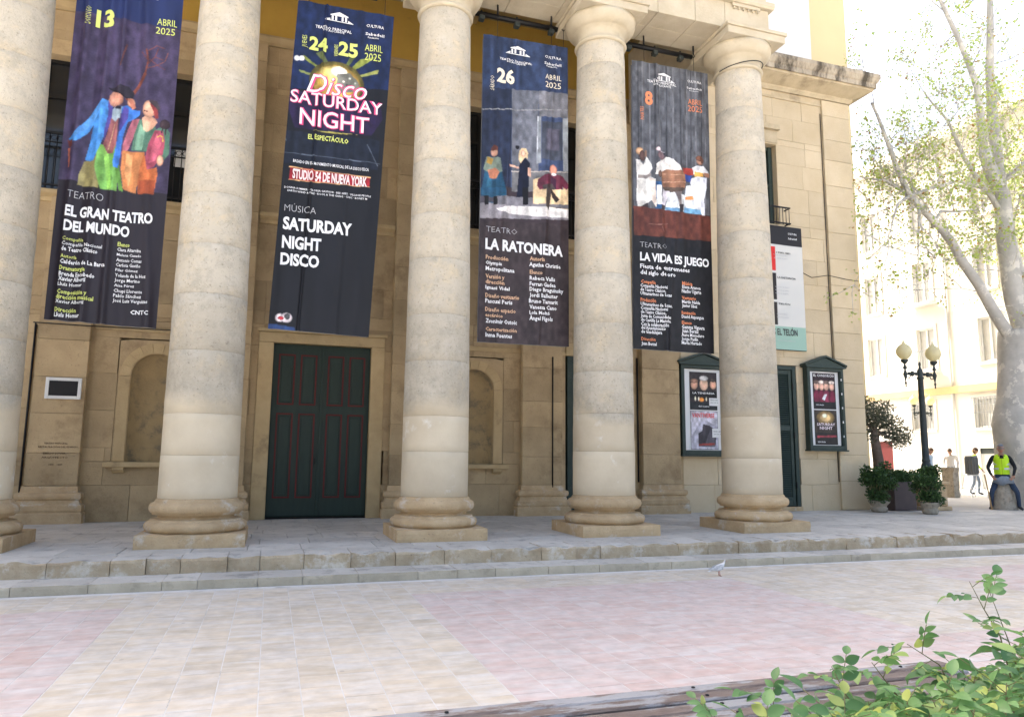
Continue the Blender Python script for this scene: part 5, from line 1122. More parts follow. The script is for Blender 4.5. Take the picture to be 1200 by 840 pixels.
# bollard, barrier, bin
bo = thing('stone_post', 'low tapered brown stone post with a flared top, beyond the lamp pedestal', 'bollard', (22.0, 19.2, .27))
MB().add([], []).extx([(18.98,.27),(19.42,.27),(19.42,1.12),(19.46,1.2),(19.46,1.28),(18.94,1.28),(18.94,1.2),(18.98,1.12)], 21.95, 22.2).build('shaft', M['terra'], bo)
def person(x, y, z0, lbl, joints, yaw, mats, cat='person', extras=None, scale=1.0, name='person', head_tilt=0.0, vest=None, cap=None, hair=None, group=None):
    """joints: dict of local positions (x right, y forward, z up); one skinned body mesh"""
    T = thing(name, lbl, cat, (x, y, z0), group)
    J = joints; order = ['pelvis','waist','chest','neckb','neckt']
    edges = [('pelvis','waist'),('waist','chest'),('chest','neckb'),('neckb','neckt')]
    for s in 'LR': edges += [('chest','sh'+s),('sh'+s,'el'+s),('el'+s,'wr'+s),('wr'+s,'pm'+s),('pelvis','hp'+s),('hp'+s,'kn'+s),('kn'+s,'an'+s),('an'+s,'to'+s)]
    rad = dict(pelvis=(.15,.12), waist=(.135,.11), chest=(.155,.12), neckb=(.07,.065), neckt=(.052,.052), sh=(.068,.068), el=(.046,.046), wr=(.03,.028), pm=(.040,.02), hp=(.095,.095), kn=(.062,.062), an=(.042,.042), to=(.045,.032))
    # fingers: five short chains from each palm
    V = dict(J); rr_ = {}
    for s in 'LR':
        w_, p_ = Vector(J['wr'+s]), Vector(J['pm'+s]); d = (p_-w_).normalized(); side_ = d.cross(Vector((0,1,0))).normalized() if abs(d.y) < .9 else Vector((1,0,0)); nrm = side_.cross(d)
        for k, (o, ln) in enumerate(((-.028,.062),(-.010,.075),(.009,.072),(.027,.055))):
            a = p_+side_*o+d*.02; b = a+d*ln*.5+nrm*.006; c = b+d*ln*.35+nrm*.02
            V[f'f{k}a{s}'] = a; V[f'f{k}b{s}'] = b; V[f'f{k}c{s}'] = c; edges += [('pm'+s, f'f{k}a{s}'), (f'f{k}a{s}', f'f{k}b{s}'), (f'f{k}b{s}', f'f{k}c{s}')]
            for q, rv_ in (('a',.0105),('b',.0095),('c',.0075)): rr_[f'f{k}{q}{s}'] = (rv_, rv_)
        a = w_.lerp(p_, .35)+side_*(-.035)+nrm*.01; b = a+d*.035-side_*.015+nrm*.015; V['ta'+s] = a; V['tb'+s] = b; edges += [('wr'+s, 'ta'+s), ('ta'+s, 'tb'+s)]; rr_['ta'+s] = (.013,.013); rr_['tb'+s] = (.01,.01)
    names = list(V); ix = {k: i for i, k in enumerate(names)}
    me = bpy.data.meshes.new('body'); me.from_pydata([tuple(Vector(V[k])*scale) for k in names], [(ix[a], ix[b]) for a, b in edges], [])
    o = bpy.data.objects.new('body', me); col.objects.link(o); sm = o.modifiers.new('s', 'SKIN'); ss = o.modifiers.new('b', 'SUBSURF'); ss.levels = 2; ss.render_levels = 2; sm.use_smooth_shade = True
    for k, v_ in zip(names, me.skin_vertices[0].data):
        q = rr_.get(k) or rad.get(k) or rad[k[:-1]]; v_.radius = (q[0]*scale, q[1]*scale); v_.use_root = (k == 'pelvis')
    dg = bpy.context.evaluated_depsgraph_get(); dg.update(); bm_ = bpy.data.meshes.new_from_object(o.evaluated_get(dg)); bpy.data.objects.remove(o)
    # head with a face, joined to the neck
    nt2 = Vector(J['neckt'])*scale; hd = bmesh.new(); hd.from_mesh(bm_); n0 = len(hd.verts); n0f = len(hd.faces)
    hm = bmesh.new(); bmesh.ops.create_uvsphere(hm, u_segments=20, v_segments=16, radius=1)
    rotx = Matrix.Rotation(-head_tilt, 4, 'X')
    for v in hm.verts:
        c = v.co.copy(); X_, Y_, Z_ = c.x*.076, c.y*.098, c.z*.118
        if c.z < -.2: X_ *= 1-(-.2-c.z)*.35; Y_ += .012*(-.2-c.z)
        if c.y > .75 and abs(c.x) < .2 and -.35 < c.z < .15: Y_ += .024*(1-abs(c.x)/.2)*(1-abs(c.z+.1)/.3 if abs(c.z+.1) < .3 else 0)
        if c.y > .6 and .1 < c.z < .3 and .2 < abs(c.x) < .6: Y_ -= .008
        v.co = rotx @ Vector((X_, Y_+.02, Z_)) + Vector((0, 0, .10)); v.co = v.co*scale+nt2
    # ears
    for s in (-1, 1):
        e = bmesh.ops.create_uvsphere(hm, u_segments=6, v_segments=5, radius=1)
        for v in e['verts']: v.co = (rotx @ Vector((s*.078+v.co.x*.01, .01+v.co.y*.018, v.co.z*.03)) + Vector((0, 0, .10)))*scale+nt2
    tmp = bpy.data.meshes.new('h'); hm.to_mesh(tmp); hm.free(); hd.from_mesh(tmp); hd.to_mesh(bm_); hd.free()
    bm_.materials.clear()
    for q in mats: bm_.materials.append(q)          # 0 top, 1 trousers, 2 skin, 3 shoes
    hz = {k: Vector(V[k])*scale for k in V}
    segs = [(hz[a], hz[b], a, b) for a, b in edges]
    for pi_, pg in enumerate(bm_.polygons):
        pg.use_smooth = True
        if pi_ >= n0f: pg.material_index = 2; continue
        c = pg.center; best = 9; bb_ = None
        for A, B, a, b in segs:
            t = max(0, min(1, (c-A).dot(B-A)/max(1e-9, (B-A).length_squared))); d = (c-A.lerp(B, t)).length
            if d < best: best = d; bb_ = (a, b, t)
        a, b, t = bb_; kx = b if t > .5 else a
        if b.startswith(('kn', 'an', 'hp')): pg.material_index = 1
        elif b.startswith('to'): pg.material_index = 3
        elif b.startswith(('pm', 'f', 't')) : pg.material_index = 2
        elif b == 'neckt': pg.material_index = 2
        elif (a, b) == ('pelvis', 'waist') and t < .5: pg.material_index = 1
        else: pg.material_index = 0
    Rz = Matrix.Rotation(yaw, 4, 'Z'); Mx = Matrix.Translation((x, y, z0)) @ Rz
    bm_.transform(Mx); bm_.name = 'body'; body = link(bpy.data.objects.new('body', bm_), T, (0, 0, 0))
    hc = Vector(J['neckt'])*scale+Vector((0, .02, .10))*scale
    def place(mb, nm, m_): 
        mb.v = [tuple(Mx @ Vector(v)) for v in mb.v]; return mb.build(nm, m_, T)
    # eyes, mouth
    f = MB()
    for s in (-1, 1): q = rotx @ Vector((s*.03, .092, .012)); f.blob(tuple(Vector(hc)+q*scale), (.009*scale, .006*scale, .006*scale), 6)
    place(f, 'eyes', TM['k']); q = rotx @ Vector((0, .092, -.055)); place(MB().blob(tuple(Vector(hc)+q*scale), (.022*scale, .006*scale, .006*scale), 6), 'mouth', TM['r'])
    if cap or hair:
        mb = MB(); bmx = bmesh.new(); bmesh.ops.create_uvsphere(bmx, u_segments=20, v_segments=12, radius=1)
        dl = [v for v in bmx.verts if v.co.z < (.30 if cap else -.15) and not (hair and v.co.y < -.1)]; bmesh.ops.delete(bmx, geom=dl, context='VERTS')
        for v in bmx.verts: v.co = (rotx @ Vector((v.co.x*.084, v.co.y*.106+.014, v.co.z*.126+.004)))*scale+Vector(hc)-Vector((0, .0, 0))
        mb.bm(bmx, 0, True)
        if cap:
            P_ = [Vector((.07*math.cos(a)*1.0, .085+.075*math.sin(a), .026)) for a in [math.pi*k/8 for k in range(9)]]
            vs = [tuple((rotx @ p)*scale+Vector(hc)) for p in P_]+[tuple((rotx @ (p+Vector((0,-.0,-.012))))*scale+Vector(hc)) for p in P_]
            mb.add(vs, [tuple(range(9)), tuple(range(17, 8, -1))]+[(i, i+9, i+10, i+1) for i in range(8)])
        place(mb, 'cap' if cap else 'hair', cap or hair)
    return T, Mx, place
SKIN = flat('sun_tanned_skin', (0.36,0.20,0.13), .55); NAVY = mat('navy_denim', (0.025,0.04,0.075), .85, (0.04,0.06,0.10), 9); BLK = flat('black_fleece', (0.012,0.013,0.016), .8); SHOE = flat('dark_shoes', (0.04,0.04,0.045), .6)
HIVIS = mat('hi_vis_yellow', (0.50,0.78,0.02), .6); GREY = mat('grey_cloth', (0.25,0.29,0.33), .8, (0.17,0.2,0.25), 14); STRIPE = flat('reflective_tape', (0.55,0.57,0.58), .35)
# leaning worker: he half sits on a tapered stone, legs apart, hands in his lap
sx_, sy_ = 17.78, 13.95
yaw1 = math.atan2(sx_, -sy_)+math.pi  # local +y looks back at the square
yaw1 = math.pi-math.atan2(sx_, sy_)+0.10
J1 = dict(pelvis=(0,-.06,.80), waist=(0,-.05,.98), chest=(0,-.01,1.22), neckb=(0,.02,1.38), neckt=(0,.05,1.43),
    shL=(-.175,-.01,1.33), elL=(-.29,-.02,1.05), wrL=(-.22,.16,.84), pmL=(-.17,.22,.78), shR=(.175,-.01,1.33), elR=(.30,-.02,1.05), wrR=(.24,.16,.84), pmR=(.20,.22,.78),
    hpL=(-.11,-.02,.76), knL=(-.27,.20,.44), anL=(-.30,.10,.07), toL=(-.34,.27,.03), hpR=(.11,-.02,.76), knR=(.27,.20,.44), anR=(.29,.10,.07), toR=(.34,.27,.03))
T1, Mx1, pl1 = person(sx_, sy_, .276, 'workman in a yellow hi-vis vest and grey cap leaning back on a stone block', J1, yaw1, [BLK, NAVY, SKIN, SHOE], cap=flat('grey_cap', (.16,.17,.19), .8), head_tilt=.12)
vs_ = MB(); rings = []
for z, rx, ry, cy in ((.88,.178,.155,-.05),(1.0,.168,.148,-.045),(1.1,.165,.150,-.03),(1.2,.172,.155,-.012),(1.28,.176,.15,0),(1.34,.160,.13,.005),(1.385,.11,.10,.01)):
    rings.append([(rx*math.cos(a), cy+ry*math.sin(a), z) for a in [R(90+k) for k in list(range(1, 360, 15))+[359]]])
V_ = [p for r_ in rings for p in r_]; n_ = len(rings[0])
vs_.add(V_, [(i*n_+j, i*n_+j+1, (i+1)*n_+j+1, (i+1)*n_+j) for i in range(len(rings)-1) for j in range(n_-1) if not (i >= 4 and j in (0, n_-2)) and not (i == 5 and j in (1, n_-3))], 0, True)
pl1(vs_, 'hi_vis_vest', HIVIS)
st = MB()
for z0_, z1_, e in ((1.0,1.045,.004),(1.12,1.165,.004)):
    rr2 = [[((.178+e)*math.cos(a), -.035+(.152+e)*math.sin(a), z) for a in [R(90+k) for k in range(14, 347, 14)]] for z in (z0_, z1_)]; n2 = len(rr2[0])
    st.add([p for r_ in rr2 for p in r_], [(j, j+1, n2+j+1, n2+j) for j in range(n2-1)], 0, True)
pl1(st, 'reflective_stripes', STRIPE)
cl = thing('grey_cloth', 'crumpled grey blue cloth held in the hands of the workman on the stone', 'cloth', tuple(Mx1 @ Vector((0,.22,.66))))
cm = MB().blob((0,.20,.72), (.20,.07,.10), 16, jit=.5, seed=4); cm.v = [tuple(Mx1 @ Vector(v)) for v in cm.v]; cm.build('folded_cloth', GREY, cl)
sb = thing('stone_block', 'tapered grey stone block that the workman in the yellow vest leans on', 'stone block', (sx_+.05, sy_+.1, .276))
c = Mx1 @ Vector((0,-.02,0)); q = MB().lathe([(.30,0),(.285,.12),(.24,.35),(.19,.60),(.16,.66),(0.0,.67)], (c.x, c.y, .276), 12, jit=.03, seed=3, cap=False); q.build('stone', M['terra'], sb)
# a second workman bends in from the right edge of the view
J2 = dict(pelvis=(0,-.18,.78), waist=(0,-.10,.94), chest=(0,.12,1.06), neckb=(0,.25,1.12), neckt=(0,.30,1.13),
    shL=(-.19,.14,1.08), elL=(-.24,.24,.82), wrL=(-.16,.38,.62), pmL=(-.12,.42,.55), shR=(.19,.14,1.08), elR=(.24,.24,.82), wrR=(.16,.38,.62), pmR=(.12,.42,.55),
    hpL=(-.10,-.16,.74), knL=(-.14,.06,.44), anL=(-.14,-.06,.07), toL=(-.15,.12,.03), hpR=(.10,-.16,.74), knR=(.14,.06,.44), anR=(.14,-.06,.07), toR=(.15,.12,.03))
person(18.92, 13.50, .276, 'person with dark hair bending forward at the right edge, beside the plane tree', J2, R(70), [flat('wine_shirt', (.2,.04,.05), .8), NAVY, SKIN, SHOE], hair=flat('black_hair', (.01,.01,.012), .7), head_tilt=.3)
props(MB().tube([(17.28,13.90,.28),(17.24,14.0,1.15)], .018, 6).build('shovel_handle', mat('pale_wood', (.42,.28,.14), .7)), 'pale wooden handle standing beside the workman in the yellow vest', 'tool')
# pedestrians far off
def stander(x, y, lbl, top, legs, yaw, step=.12, arm=.1, hair=None, cap=None):
    J = dict(pelvis=(0,0,.92), waist=(0,0,1.08), chest=(0,.01,1.32), neckb=(0,.02,1.47), neckt=(0,.03,1.52),
        shL=(-.19,0,1.42), elL=(-.24,-arm,1.15), wrL=(-.22,arm,.92), pmL=(-.22,arm+.04,.85), shR=(.19,0,1.42), elR=(.24,arm*.5,1.15), wrR=(.22,arm*2,.95), pmR=(.21,arm*2+.05,.88),
        hpL=(-.10,0,.88), knL=(-.11,step,.48), anL=(-.11,step*.6,.07), toL=(-.12,step*.6+.16,.03), hpR=(.10,0,.88), knR=(.11,-step*.3,.48), anR=(.11,-step*1.6,.09), toR=(.12,-step*1.6+.15,.04))
    return person(x, y, .27, lbl, J, yaw, [top, legs, SKIN, SHOE], hair=hair, cap=cap)
HB = flat('brown_hair', (.06,.035,.02), .7)
stander(24.2, 21.9, 'walker in a light blue shirt beyond the lamp pedestal', flat('light_blue_shirt', (.28,.36,.5), .8), GREY, R(200), hair=HB)
stander(25.6, 22.2, 'walker in a pale top right of the walker in blue', flat('pale_top', (.5,.47,.45), .8), GREY, R(120), hair=HB)
stander(24.9, 20.6, 'far figure in a pale yellow vest behind the rubbish bin', HIVIS, GREY, R(220), hair=HB)
ba = thing('folding_barrier', 'white folding trestle standing in the street beyond the workman', 'trestle', (23.2, 19.3, .27))
for dy in (-.25, .25):
    for dx in (-.35, .35):
        MB().tube([(23.2+dx, 19.3+dy, .27), (23.2+dx*.8, 19.3+dy*.3, 1.0)], .014, 6).build('leg', M['white'], ba)
MB().box(22.85, 23.55, 19.2, 19.4, 1.0, 1.03).tube([(22.88,19.08,.6),(23.52,19.08,.6)], .012, 5).build('top', M['white'], ba)
bi = thing('litter_bin', 'dark grey slatted litter bin on a white trestle in the street', 'bin', (23.2, 19.3, 1.03))
MB().lathe([(.16,0),(.185,.6),(.20,.61),(.20,.66),(.17,.66),(.15,.1)], (23.2,19.3,1.032), 16).build('body', flat('bin_grey', (.22,.23,.23), .6), bi)
lv = MB()
for k in range(16): a = 6.283*k/16; lv.box(23.2+.187*math.cos(a)-.015, 23.2+.187*math.cos(a)+.015, 19.3+.187*math.sin(a)-.015, 19.3+.187*math.sin(a)+.015, 1.06, 1.62)
lv.build('slats', flat('bin_slat_grey', (.13,.14,.14), .6), bi)

# ------------------------------------------------------------------ plane tree
def tree_limbs(paths, mb, n=10):
    for pts, r0, r1 in paths:
        k = len(pts); sub = []
        for i in range(k-1):
            for t in range(4): sub.append(Vector(pts[i]).lerp(Vector(pts[i+1]), t/4))
        sub.append(Vector(pts[-1])); sub = [p+noise.noise_vector(p*.9)*.06*(1 if 0 < i < len(sub)-1 else 0) for i, p in enumerate(sub)]
        m_ = len(sub); mb.tube(sub, [r0+(r1-r0)*i/(m_-1) for i in range(m_)], n)
pt = thing('plane_tree', 'big pale barked plane tree with sparse young leaves at the right edge', 'tree', (19.1, 14.6, .276), 'plane trees along the street')
TY = 14.6
tk = MB(); tr = random.Random(5)
tpts = [(19.5,TY,.2),(19.4,TY,.6),(19.35,TY,1.6),(19.3,TY,2.5),(19.42,TY,3.2),(19.5,TY,4.1),(19.75,TY,5.0)]
sub = []; rr3 = []
for i in range(len(tpts)-1):
    for t in range(4): sub.append(Vector(tpts[i]).lerp(Vector(tpts[i+1]), t/4))
sub.append(Vector(tpts[-1])); rads = [.90,.72,.60,.60,.52,.50,.58]
for i in range(len(sub)): f_ = i/4; a = int(min(f_, len(rads)-2)); rr3.append(rads[a]+(rads[a+1]-rads[a])*(f_-a))
tk.tube(sub, rr3, 28); tk.v = [tuple(Vector(v)+noise.noise_vector(Vector(v)*.8)*.07) for v in tk.v]
tk.build('trunk', M['bark'], pt)
main = [([(19.5,TY,4.7),(18.6,TY,5.9),(17.35,TY-.1,7.35),(15.95,TY-.1,8.5)], .26, .13),
        ([(15.95,TY-.1,8.5),(15.4,TY-.2,9.6),(14.85,TY-.1,11.0)], .085, .035),
        ([(15.95,TY-.1,8.5),(15.35,TY,8.95),(14.6,TY+.2,9.0)], .05, .015),
        ([(15.95,TY-.1,8.5),(15.2,TY-.4,8.1),(14.6,TY-.7,7.2)], .05, .015), ([(16.2,TY-.1,8.3),(15.7,TY-.5,7.4),(15.3,TY-.8,6.4)], .045, .012),
        ([(15.95,TY-.1,8.5),(16.8,TY,8.9),(17.8,TY,9.2),(19.0,TY,9.1)], .05, .03), ([(16.8,TY,7.8),(17.5,TY+.3,8.4),(18.9,TY+.3,8.6)], .05, .02),
        ([(19.9,TY,4.7),(19.6,TY,6.5),(19.45,TY,9.0),(19.2,TY+.2,10.4)], .30, .16), ([(20.1,TY,4.8),(20.1,TY+.3,7.0),(19.8,TY+.3,9.2),(19.9,TY+.4,12.5),(19.7,TY,15.3)], .30, .08),
        ([(19.2,TY+.2,10.4),(18.9,TY,12.2),(18.2,TY,13.8),(17.2,TY,15.6)], .12, .04), ([(19.3,TY,8.6),(18.2,TY,9.9),(17.4,TY-.2,10.9),(16.6,TY-.2,11.6)], .08, .02),
        ([(20.2,TY,5.2),(21.4,TY,7.0),(22.4,TY,9.5),(23.0,TY,12.0)], .28, .07), ([(19.9,TY+.3,9.6),(20.9,TY,10.4),(21.8,TY,10.9)], .08, .03)]
main[0] = (main[0][0], .18, .085)
lm = MB(); tree_limbs(main, lm); lm.build('limbs', M['bark'], pt)
tw = MB(); lf = MB()
def twigs(p, d, L, depth):
    pts = [p]; q = p
    for i in range(4): d = (d+rv(tr)*.28+Vector((0,0,.05))).normalized(); q = q+d*L/4; pts.append(q)
    tw.tube(pts, [.007*L+.003, .006*L+.002, .005*L+.002, .004*L+.002, .002], 4)
    for k in range(int(2+9*(depth == 0))):
        a = pts[tr.randint(1, 4)]+rv(tr)*.12; dd = rv(tr); nn = rv(tr); s = tr.uniform(.6, 1.3)
        leaf_quad(lf, a, dd, (nn-dd*nn.dot(dd)).normalized(), .075*s, .038*s)
    if depth:
        for _ in range(3): twigs(pts[tr.randint(1, 4)], (d+rv(tr)*.9).normalized(), L*.62, depth-1)
for pts, r0, r1 in main:
    ln = sum((Vector(a)-Vector(b)).length for a, b in zip(pts[:-1], pts[1:]))
    for k in range(int(ln*1.9)+2):
        i = tr.randint(0 if r0 < .2 else 1, len(pts)-2); t = tr.random(); p = Vector(pts[i]).lerp(Vector(pts[i+1]), t)
        twigs(p, (rv(tr)+Vector((0,0,.35))).normalized(), tr.uniform(1.0, 2.1), 2)
tw.build('twigs', M['bark'], pt, kind='stuff'); lf.build('leaves', M['leafplane'], pt, kind='stuff')
print('tree leaves', len(lf.f)//4)
# second tree farther along the street, same kind
t2 = inst('plane_tree', None, None, (28.0, 18.6, .27)); props(t2, 'farther plane tree whose light green crown fills the upper right sky', 'tree', 'plane trees along the street')
for ch in list(pt.children):
    c = ch.copy(); col.objects.link(c); c.parent = t2; c.matrix_parent_inverse = ch.matrix_parent_inverse.copy()
t2.scale = (1.1, 1.1, 1.15); t2.rotation_euler = (0, 0, .5)

# ------------------------------------------------------------------ houses across the street
def window_on(parent, X_, y0, y1, z0, z1, kind):
    t = .10
    w_ = MB().box(X_+.14, X_+.18, y0, y1, z0, z1).build('window', M['bgglass'], parent)
    f = MB()
    for a, b, c, d in ((y0,y0+.07,z0,z1),(y1-.07,y1,z0,z1),((y0+y1)/2-.03,(y0+y1)/2+.03,z0+.07,z1-.07),(y0+.07,y1-.07,z0,z0+.07),(y0+.07,y1-.07,z1-.07,z1)): f.box(X_+.08, X_+.138, a, b, c, d)
    f.build('frame', M['white'], w_)
    MB().box(X_-.08, X_-.003, y0-.12, y1+.12, z0-.12, z0-.003).build('sill', M['bgwall'], w_)
    s = MB()
    for a, b, c, d in ((y0-.15,y0-.003,z0,z1+.15),(y1+.003,y1+.15,z0,z1+.15),(y0-.003,y1+.003,z1+.003,z1+.15)): s.box(X_-.04, X_-.003, a, b, c, d)
    s.build('surround', M['bgwall'], w_)
    if kind == 'grille':
        g = MB(); n = int((y1-y0)/.14)
        for i in range(n+1): g.tube([(X_-.14, y0+(y1-y0)*i/n, z0-.02), (X_-.14, y0+(y1-y0)*i/n, z1)], .012, 4)
        for z in (z0, (z0+z1)/2, z1-.3, z1): g.box(X_-.15, X_-.13, y0, y1, z-.015, z+.015)
        g.build('grille', M['bggrille'], w_)
    if kind == 'balcony':
        MB().box(X_-.55, X_-.09, y0-.3, y1+.3, z0-.2, z0-.08).build('balcony_slab', M['bgwall'], w_)
        g = MB(); n = int((y1-y0+.5)/.13)
        for i in range(n+1): g.tube([(X_-.5, y0-.25+(y1-y0+.5)*i/n, z0-.08), (X_-.5, y0-.25+(y1-y0+.5)*i/n, z0+.85)], .011, 4)
        g.box(X_-.52, X_-.48, y0-.26, y1+.26, z0+.84, z0+.88); g.build('balcony_railing', M['bggrille'], w_)
def wall_with_holes(parent, X_, y0, y1, z0, z1, holes, m_):
    ys = sorted({y0, y1}|{h[0] for h in holes}|{h[1] for h in holes}); zs = sorted({z0, z1}|{h[2] for h in holes}|{h[3] for h in holes}); mb = MB()
    for a, b in zip(ys[:-1], ys[1:]):
        for c, d in zip(zs[:-1], zs[1:]):
            if any(h[0] <= (a+b)/2 <= h[1] and h[2] <= (c+d)/2 <= h[3] for h in holes): continue
            mb.box(X_, X_+.2, a, b, c, d)
    bm = bmesh.new(); me = mb.mesh('w', m_); bm.from_mesh(me); bmesh.ops.remove_doubles(bm, verts=bm.verts[:], dist=.0005)
    inner = [f for f in bm.faces if len([1 for g in f.edges if False])]; bm.to_mesh(me); bm.free(); me.name = 'facade_wall'
    return link(bpy.data.objects.new('facade_wall', me), parent, (0, 0, 0))
XF = 30.0
A = thing('apartment_building', 'sunlit cream apartment block with a gold band over the ground floor, across the street', 'building', (XF, 25, .27), 'buildings across the street')
wn_ = [(22.9,24.6,3.0,4.35,'grille'),(26.7,28.0,3.0,4.3,'grille'),(20.3,21.6,3.0,4.3,'grille'),(23.0,24.5,.3,2.1,'shop'),(29.3,30.4,.3,2.5,'door')]
for fz in (5.9, 9.2, 12.6):
    for yy in (16.0, 19.6, 23.6, 26.9, 30.0): wn_.append((yy-.5, yy+.5, fz, fz+2.0, 'balcony' if (yy in (19.6, 26.9) and fz < 12) else 'plain'))
wall_with_holes(A, XF, 13, 31.4, 0, 17.2, [h[:4] for h in wn_], M['bgwall'])
MB().box(XF+.21, XF+12, 13, 31.4, 0, 17.1).build('body', M['bgwall'], A)
for h in wn_:
    if h[4] in ('grille', 'plain', 'balcony'): window_on(A, XF, *h)
sh = MB().box(XF+.1, XF+.14, 23.0, 24.5, .3, 1.85).build('shop_shutter', M['paper'], A); MB().box(XF+.05, XF+.15, 22.95, 24.55, 1.855, 2.1).build('shutter_box', M['iron'], A)
for k in range(9): MB().box(XF+.085, XF+.098, 23.0, 24.5, .35+k*.165, .36+k*.165).build('shutter_slat', M['white'], sh)
MB().box(XF+.1, XF+.15, 29.3, 30.4, .3, 2.5).build('door', M['red'], A)
MB().box(XF-.16, XF-.003, 13, 31.4, 4.62, 4.95).build('band', M['bgtrim'], A)
MB().box(XF-.45, XF-.003, 13, 31.5, 16.7, 17.25, c=.05).build('cornice', M['bgwall'], A)
for yy in (22.2, 25.6): MB().tube([(XF-.07, yy, .3), (XF-.07, yy, 16.6)], .05, 6).build('downpipe', M['bggrey'], A)
Bb = thing('apartment_building', 'grey cream block with a green door, beyond the cream apartment block', 'building', (XF, 38, .27), 'buildings across the street')
wb_ = [(32.6,33.7,.3,2.6,'door'),(35,36.2,.3,2.6,'shop')]
for fz in (4.2, 7.4, 10.6, 13.4):
    for yy in (33.1, 36.4, 39.6, 42.8): wb_.append((yy-.5, yy+.5, fz, fz+1.9, 'plain'))
wall_with_holes(Bb, XF+.3, 31.45, 46, 0, 16.2, [h[:4] for h in wb_], M['bggrey'])
MB().box(XF+.51, XF+12, 31.45, 46, 0, 16.1).build('body', M['bggrey'], Bb)
for h in wb_:
    if h[4] == 'plain': window_on(Bb, XF+.3, *h)
MB().box(XF+.4, XF+.46, 32.6, 33.7, .3, 2.6).build('door', mat('bright_green_paint', (.05,.25,.12), .6), Bb); MB().box(XF+.4, XF+.46, 35, 36.2, .3, 2.6).build('shop_front', M['red'], Bb)

# ------------------------------------------------------------------ pigeon
pg = thing('pigeon', 'white pigeon standing on the plaza in front of the steps', 'pigeon', (5.42, 8.12, 0))
bx_, by_, = 5.42, 8.12; hdir = Vector((math.cos(.15), -math.sin(.15), 0)); sd_ = Vector((-hdir.y, hdir.x, 0))
PW = flat('white_feathers', (.70,.69,.67), .8); PGm = mat('grey_feathers', (.45,.44,.44), .8, (.6,.59,.58), 40)
sec = [(-.17,.10,.022,.006),(-.12,.115,.036,.02),(-.07,.135,.052,.045),(0,.152,.064,.064),(.05,.168,.060,.066),(.085,.195,.046,.052),(.10,.225,.034,.038),(.108,.247,.028,.030),(.114,.264,.029,.028),(.118,.280,.022,.018),(.12,.289,.008,.006)]
def loft(sec, n=14):
    vs = []
    for u, z, rw, rh in sec:
        for j in range(n): a = 6.2832*j/n; vs.append(Vector((bx_, by_, 0))+hdir*(u-.0+(.01*math.sin(a)))+sd_*(rw*math.cos(a))+Vector((0,0,z+rh*math.sin(a))))
    k = len(sec); return vs, [(i*n+j, i*n+(j+1) % n, (i+1)*n+(j+1) % n, (i+1)*n+j) for i in range(k-1) for j in range(n)]+[tuple(range(n-1,-1,-1)), tuple(range((k-1)*n, k*n))]
vs, fs = loft(sec); o_ = MB().add(vs, fs, 0, True).build('body', PW, pg); fixn(o_)
hp = Vector((bx_, by_, 0))+hdir*.118+Vector((0,0,.264))
MB().tube([hp+hdir*.02, hp+hdir*.045-Vector((0,0,.006)), hp+hdir*.058-Vector((0,0,.012))], [.007,.005,.001], 6).build('beak', flat('pink_beak', (.45,.25,.2), .5), pg)
e = MB()
for s in (-1, 1): e.blob(tuple(hp+sd_*.021*s+hdir*.008+Vector((0,0,.004))), (.004,.004,.004), 6)
e.build('eyes', TM['k'], pg)
for s in (-1, 1):
    wv = []
    for u, z, hgt in ((.06,.165,.045),(0,.16,.05),(-.08,.145,.04),(-.16,.125,.02),(-.20,.12,.006)):
        for t in (-1, 0, 1): wv.append(Vector((bx_, by_, 0))+hdir*u+sd_*s*(.062-.012*abs(t)-max(0,-u-.05)*.2)+Vector((0,0,z+t*hgt)))
    MB().add(wv, [(3*i+j, 3*i+j+1, 3*i+j+4, 3*i+j+3) for i in range(4) for j in range(2)], 0, True).build('wing', PGm, pg)
    q = Vector((bx_, by_, 0))+sd_*s*.025; lg = MB().tube([q+Vector((0,0,.10)), q+hdir*.008+Vector((0,0,.004))], .006, 5)
    for a in (-.5, 0, .5): lg.tube([q+hdir*.008+Vector((0,0,.005)), q+(hdir*math.cos(a)+sd_*math.sin(a))*.04+Vector((0,0,.003))], .004, 4)
    lg.build('leg', flat('pink_leg', (.5,.18,.14), .6), pg)
tv = [Vector((bx_, by_, 0))+hdir*u+sd_*w_+Vector((0,0,z)) for u, w_, z in ((-.14,-.022,.112),(-.14,.022,.112),(-.215,.036,.088),(-.215,-.036,.088),(-.14,-.022,.100),(-.14,.022,.100),(-.215,.036,.082),(-.215,-.036,.082))]
MB().add(tv, [(0,1,2,3),(7,6,5,4),(0,3,7,4),(1,5,6,2),(3,2,6,7)]).build('tail', PW, pg)

pg.scale = (.68, .68, .68)
# ------------------------------------------------------------------ bench
be = thing('slatted_bench', 'weathered grey wooden bench slats with peeling paint in the foreground', 'bench', (1.8, 2.7, 0))
def plank(x0, x1, y0, y1, z0, z1, seed):
    mb = MB(); nx = 40; prof = [(y0,z0),(y0,z1-.008),(y0+.008,z1),((y0+y1)/2,z1-.001),(y1-.008,z1),(y1,z1-.008),(y1,z0)]; n = len(prof); vs = []
    for i in range(nx+1):
        x = x0+(x1-x0)*i/nx
        for (y, z) in prof:
            q = noise.noise_vector(Vector((x*2.5, seed*9, y*30)))*.0022; vs.append((x, y+q.y, z+q.z-.004*math.sin(math.pi*i/nx)*(seed % 2)))
    mb.add(vs, [(i*n+j, (i+1)*n+j, (i+1)*n+j+1, i*n+j+1) for i in range(nx) for j in range(n-1)]+[tuple(range(n)), tuple(range(nx*n+n-1, nx*n-1, -1))]); return fixn(mb.build('slat', M['wood'], be))
for k in range(5): y1_ = 2.965-k*.108; plank(.39+.01*(k % 2), 3.23-.015*(k % 2), y1_-.086, y1_, .41, .452, k+1)
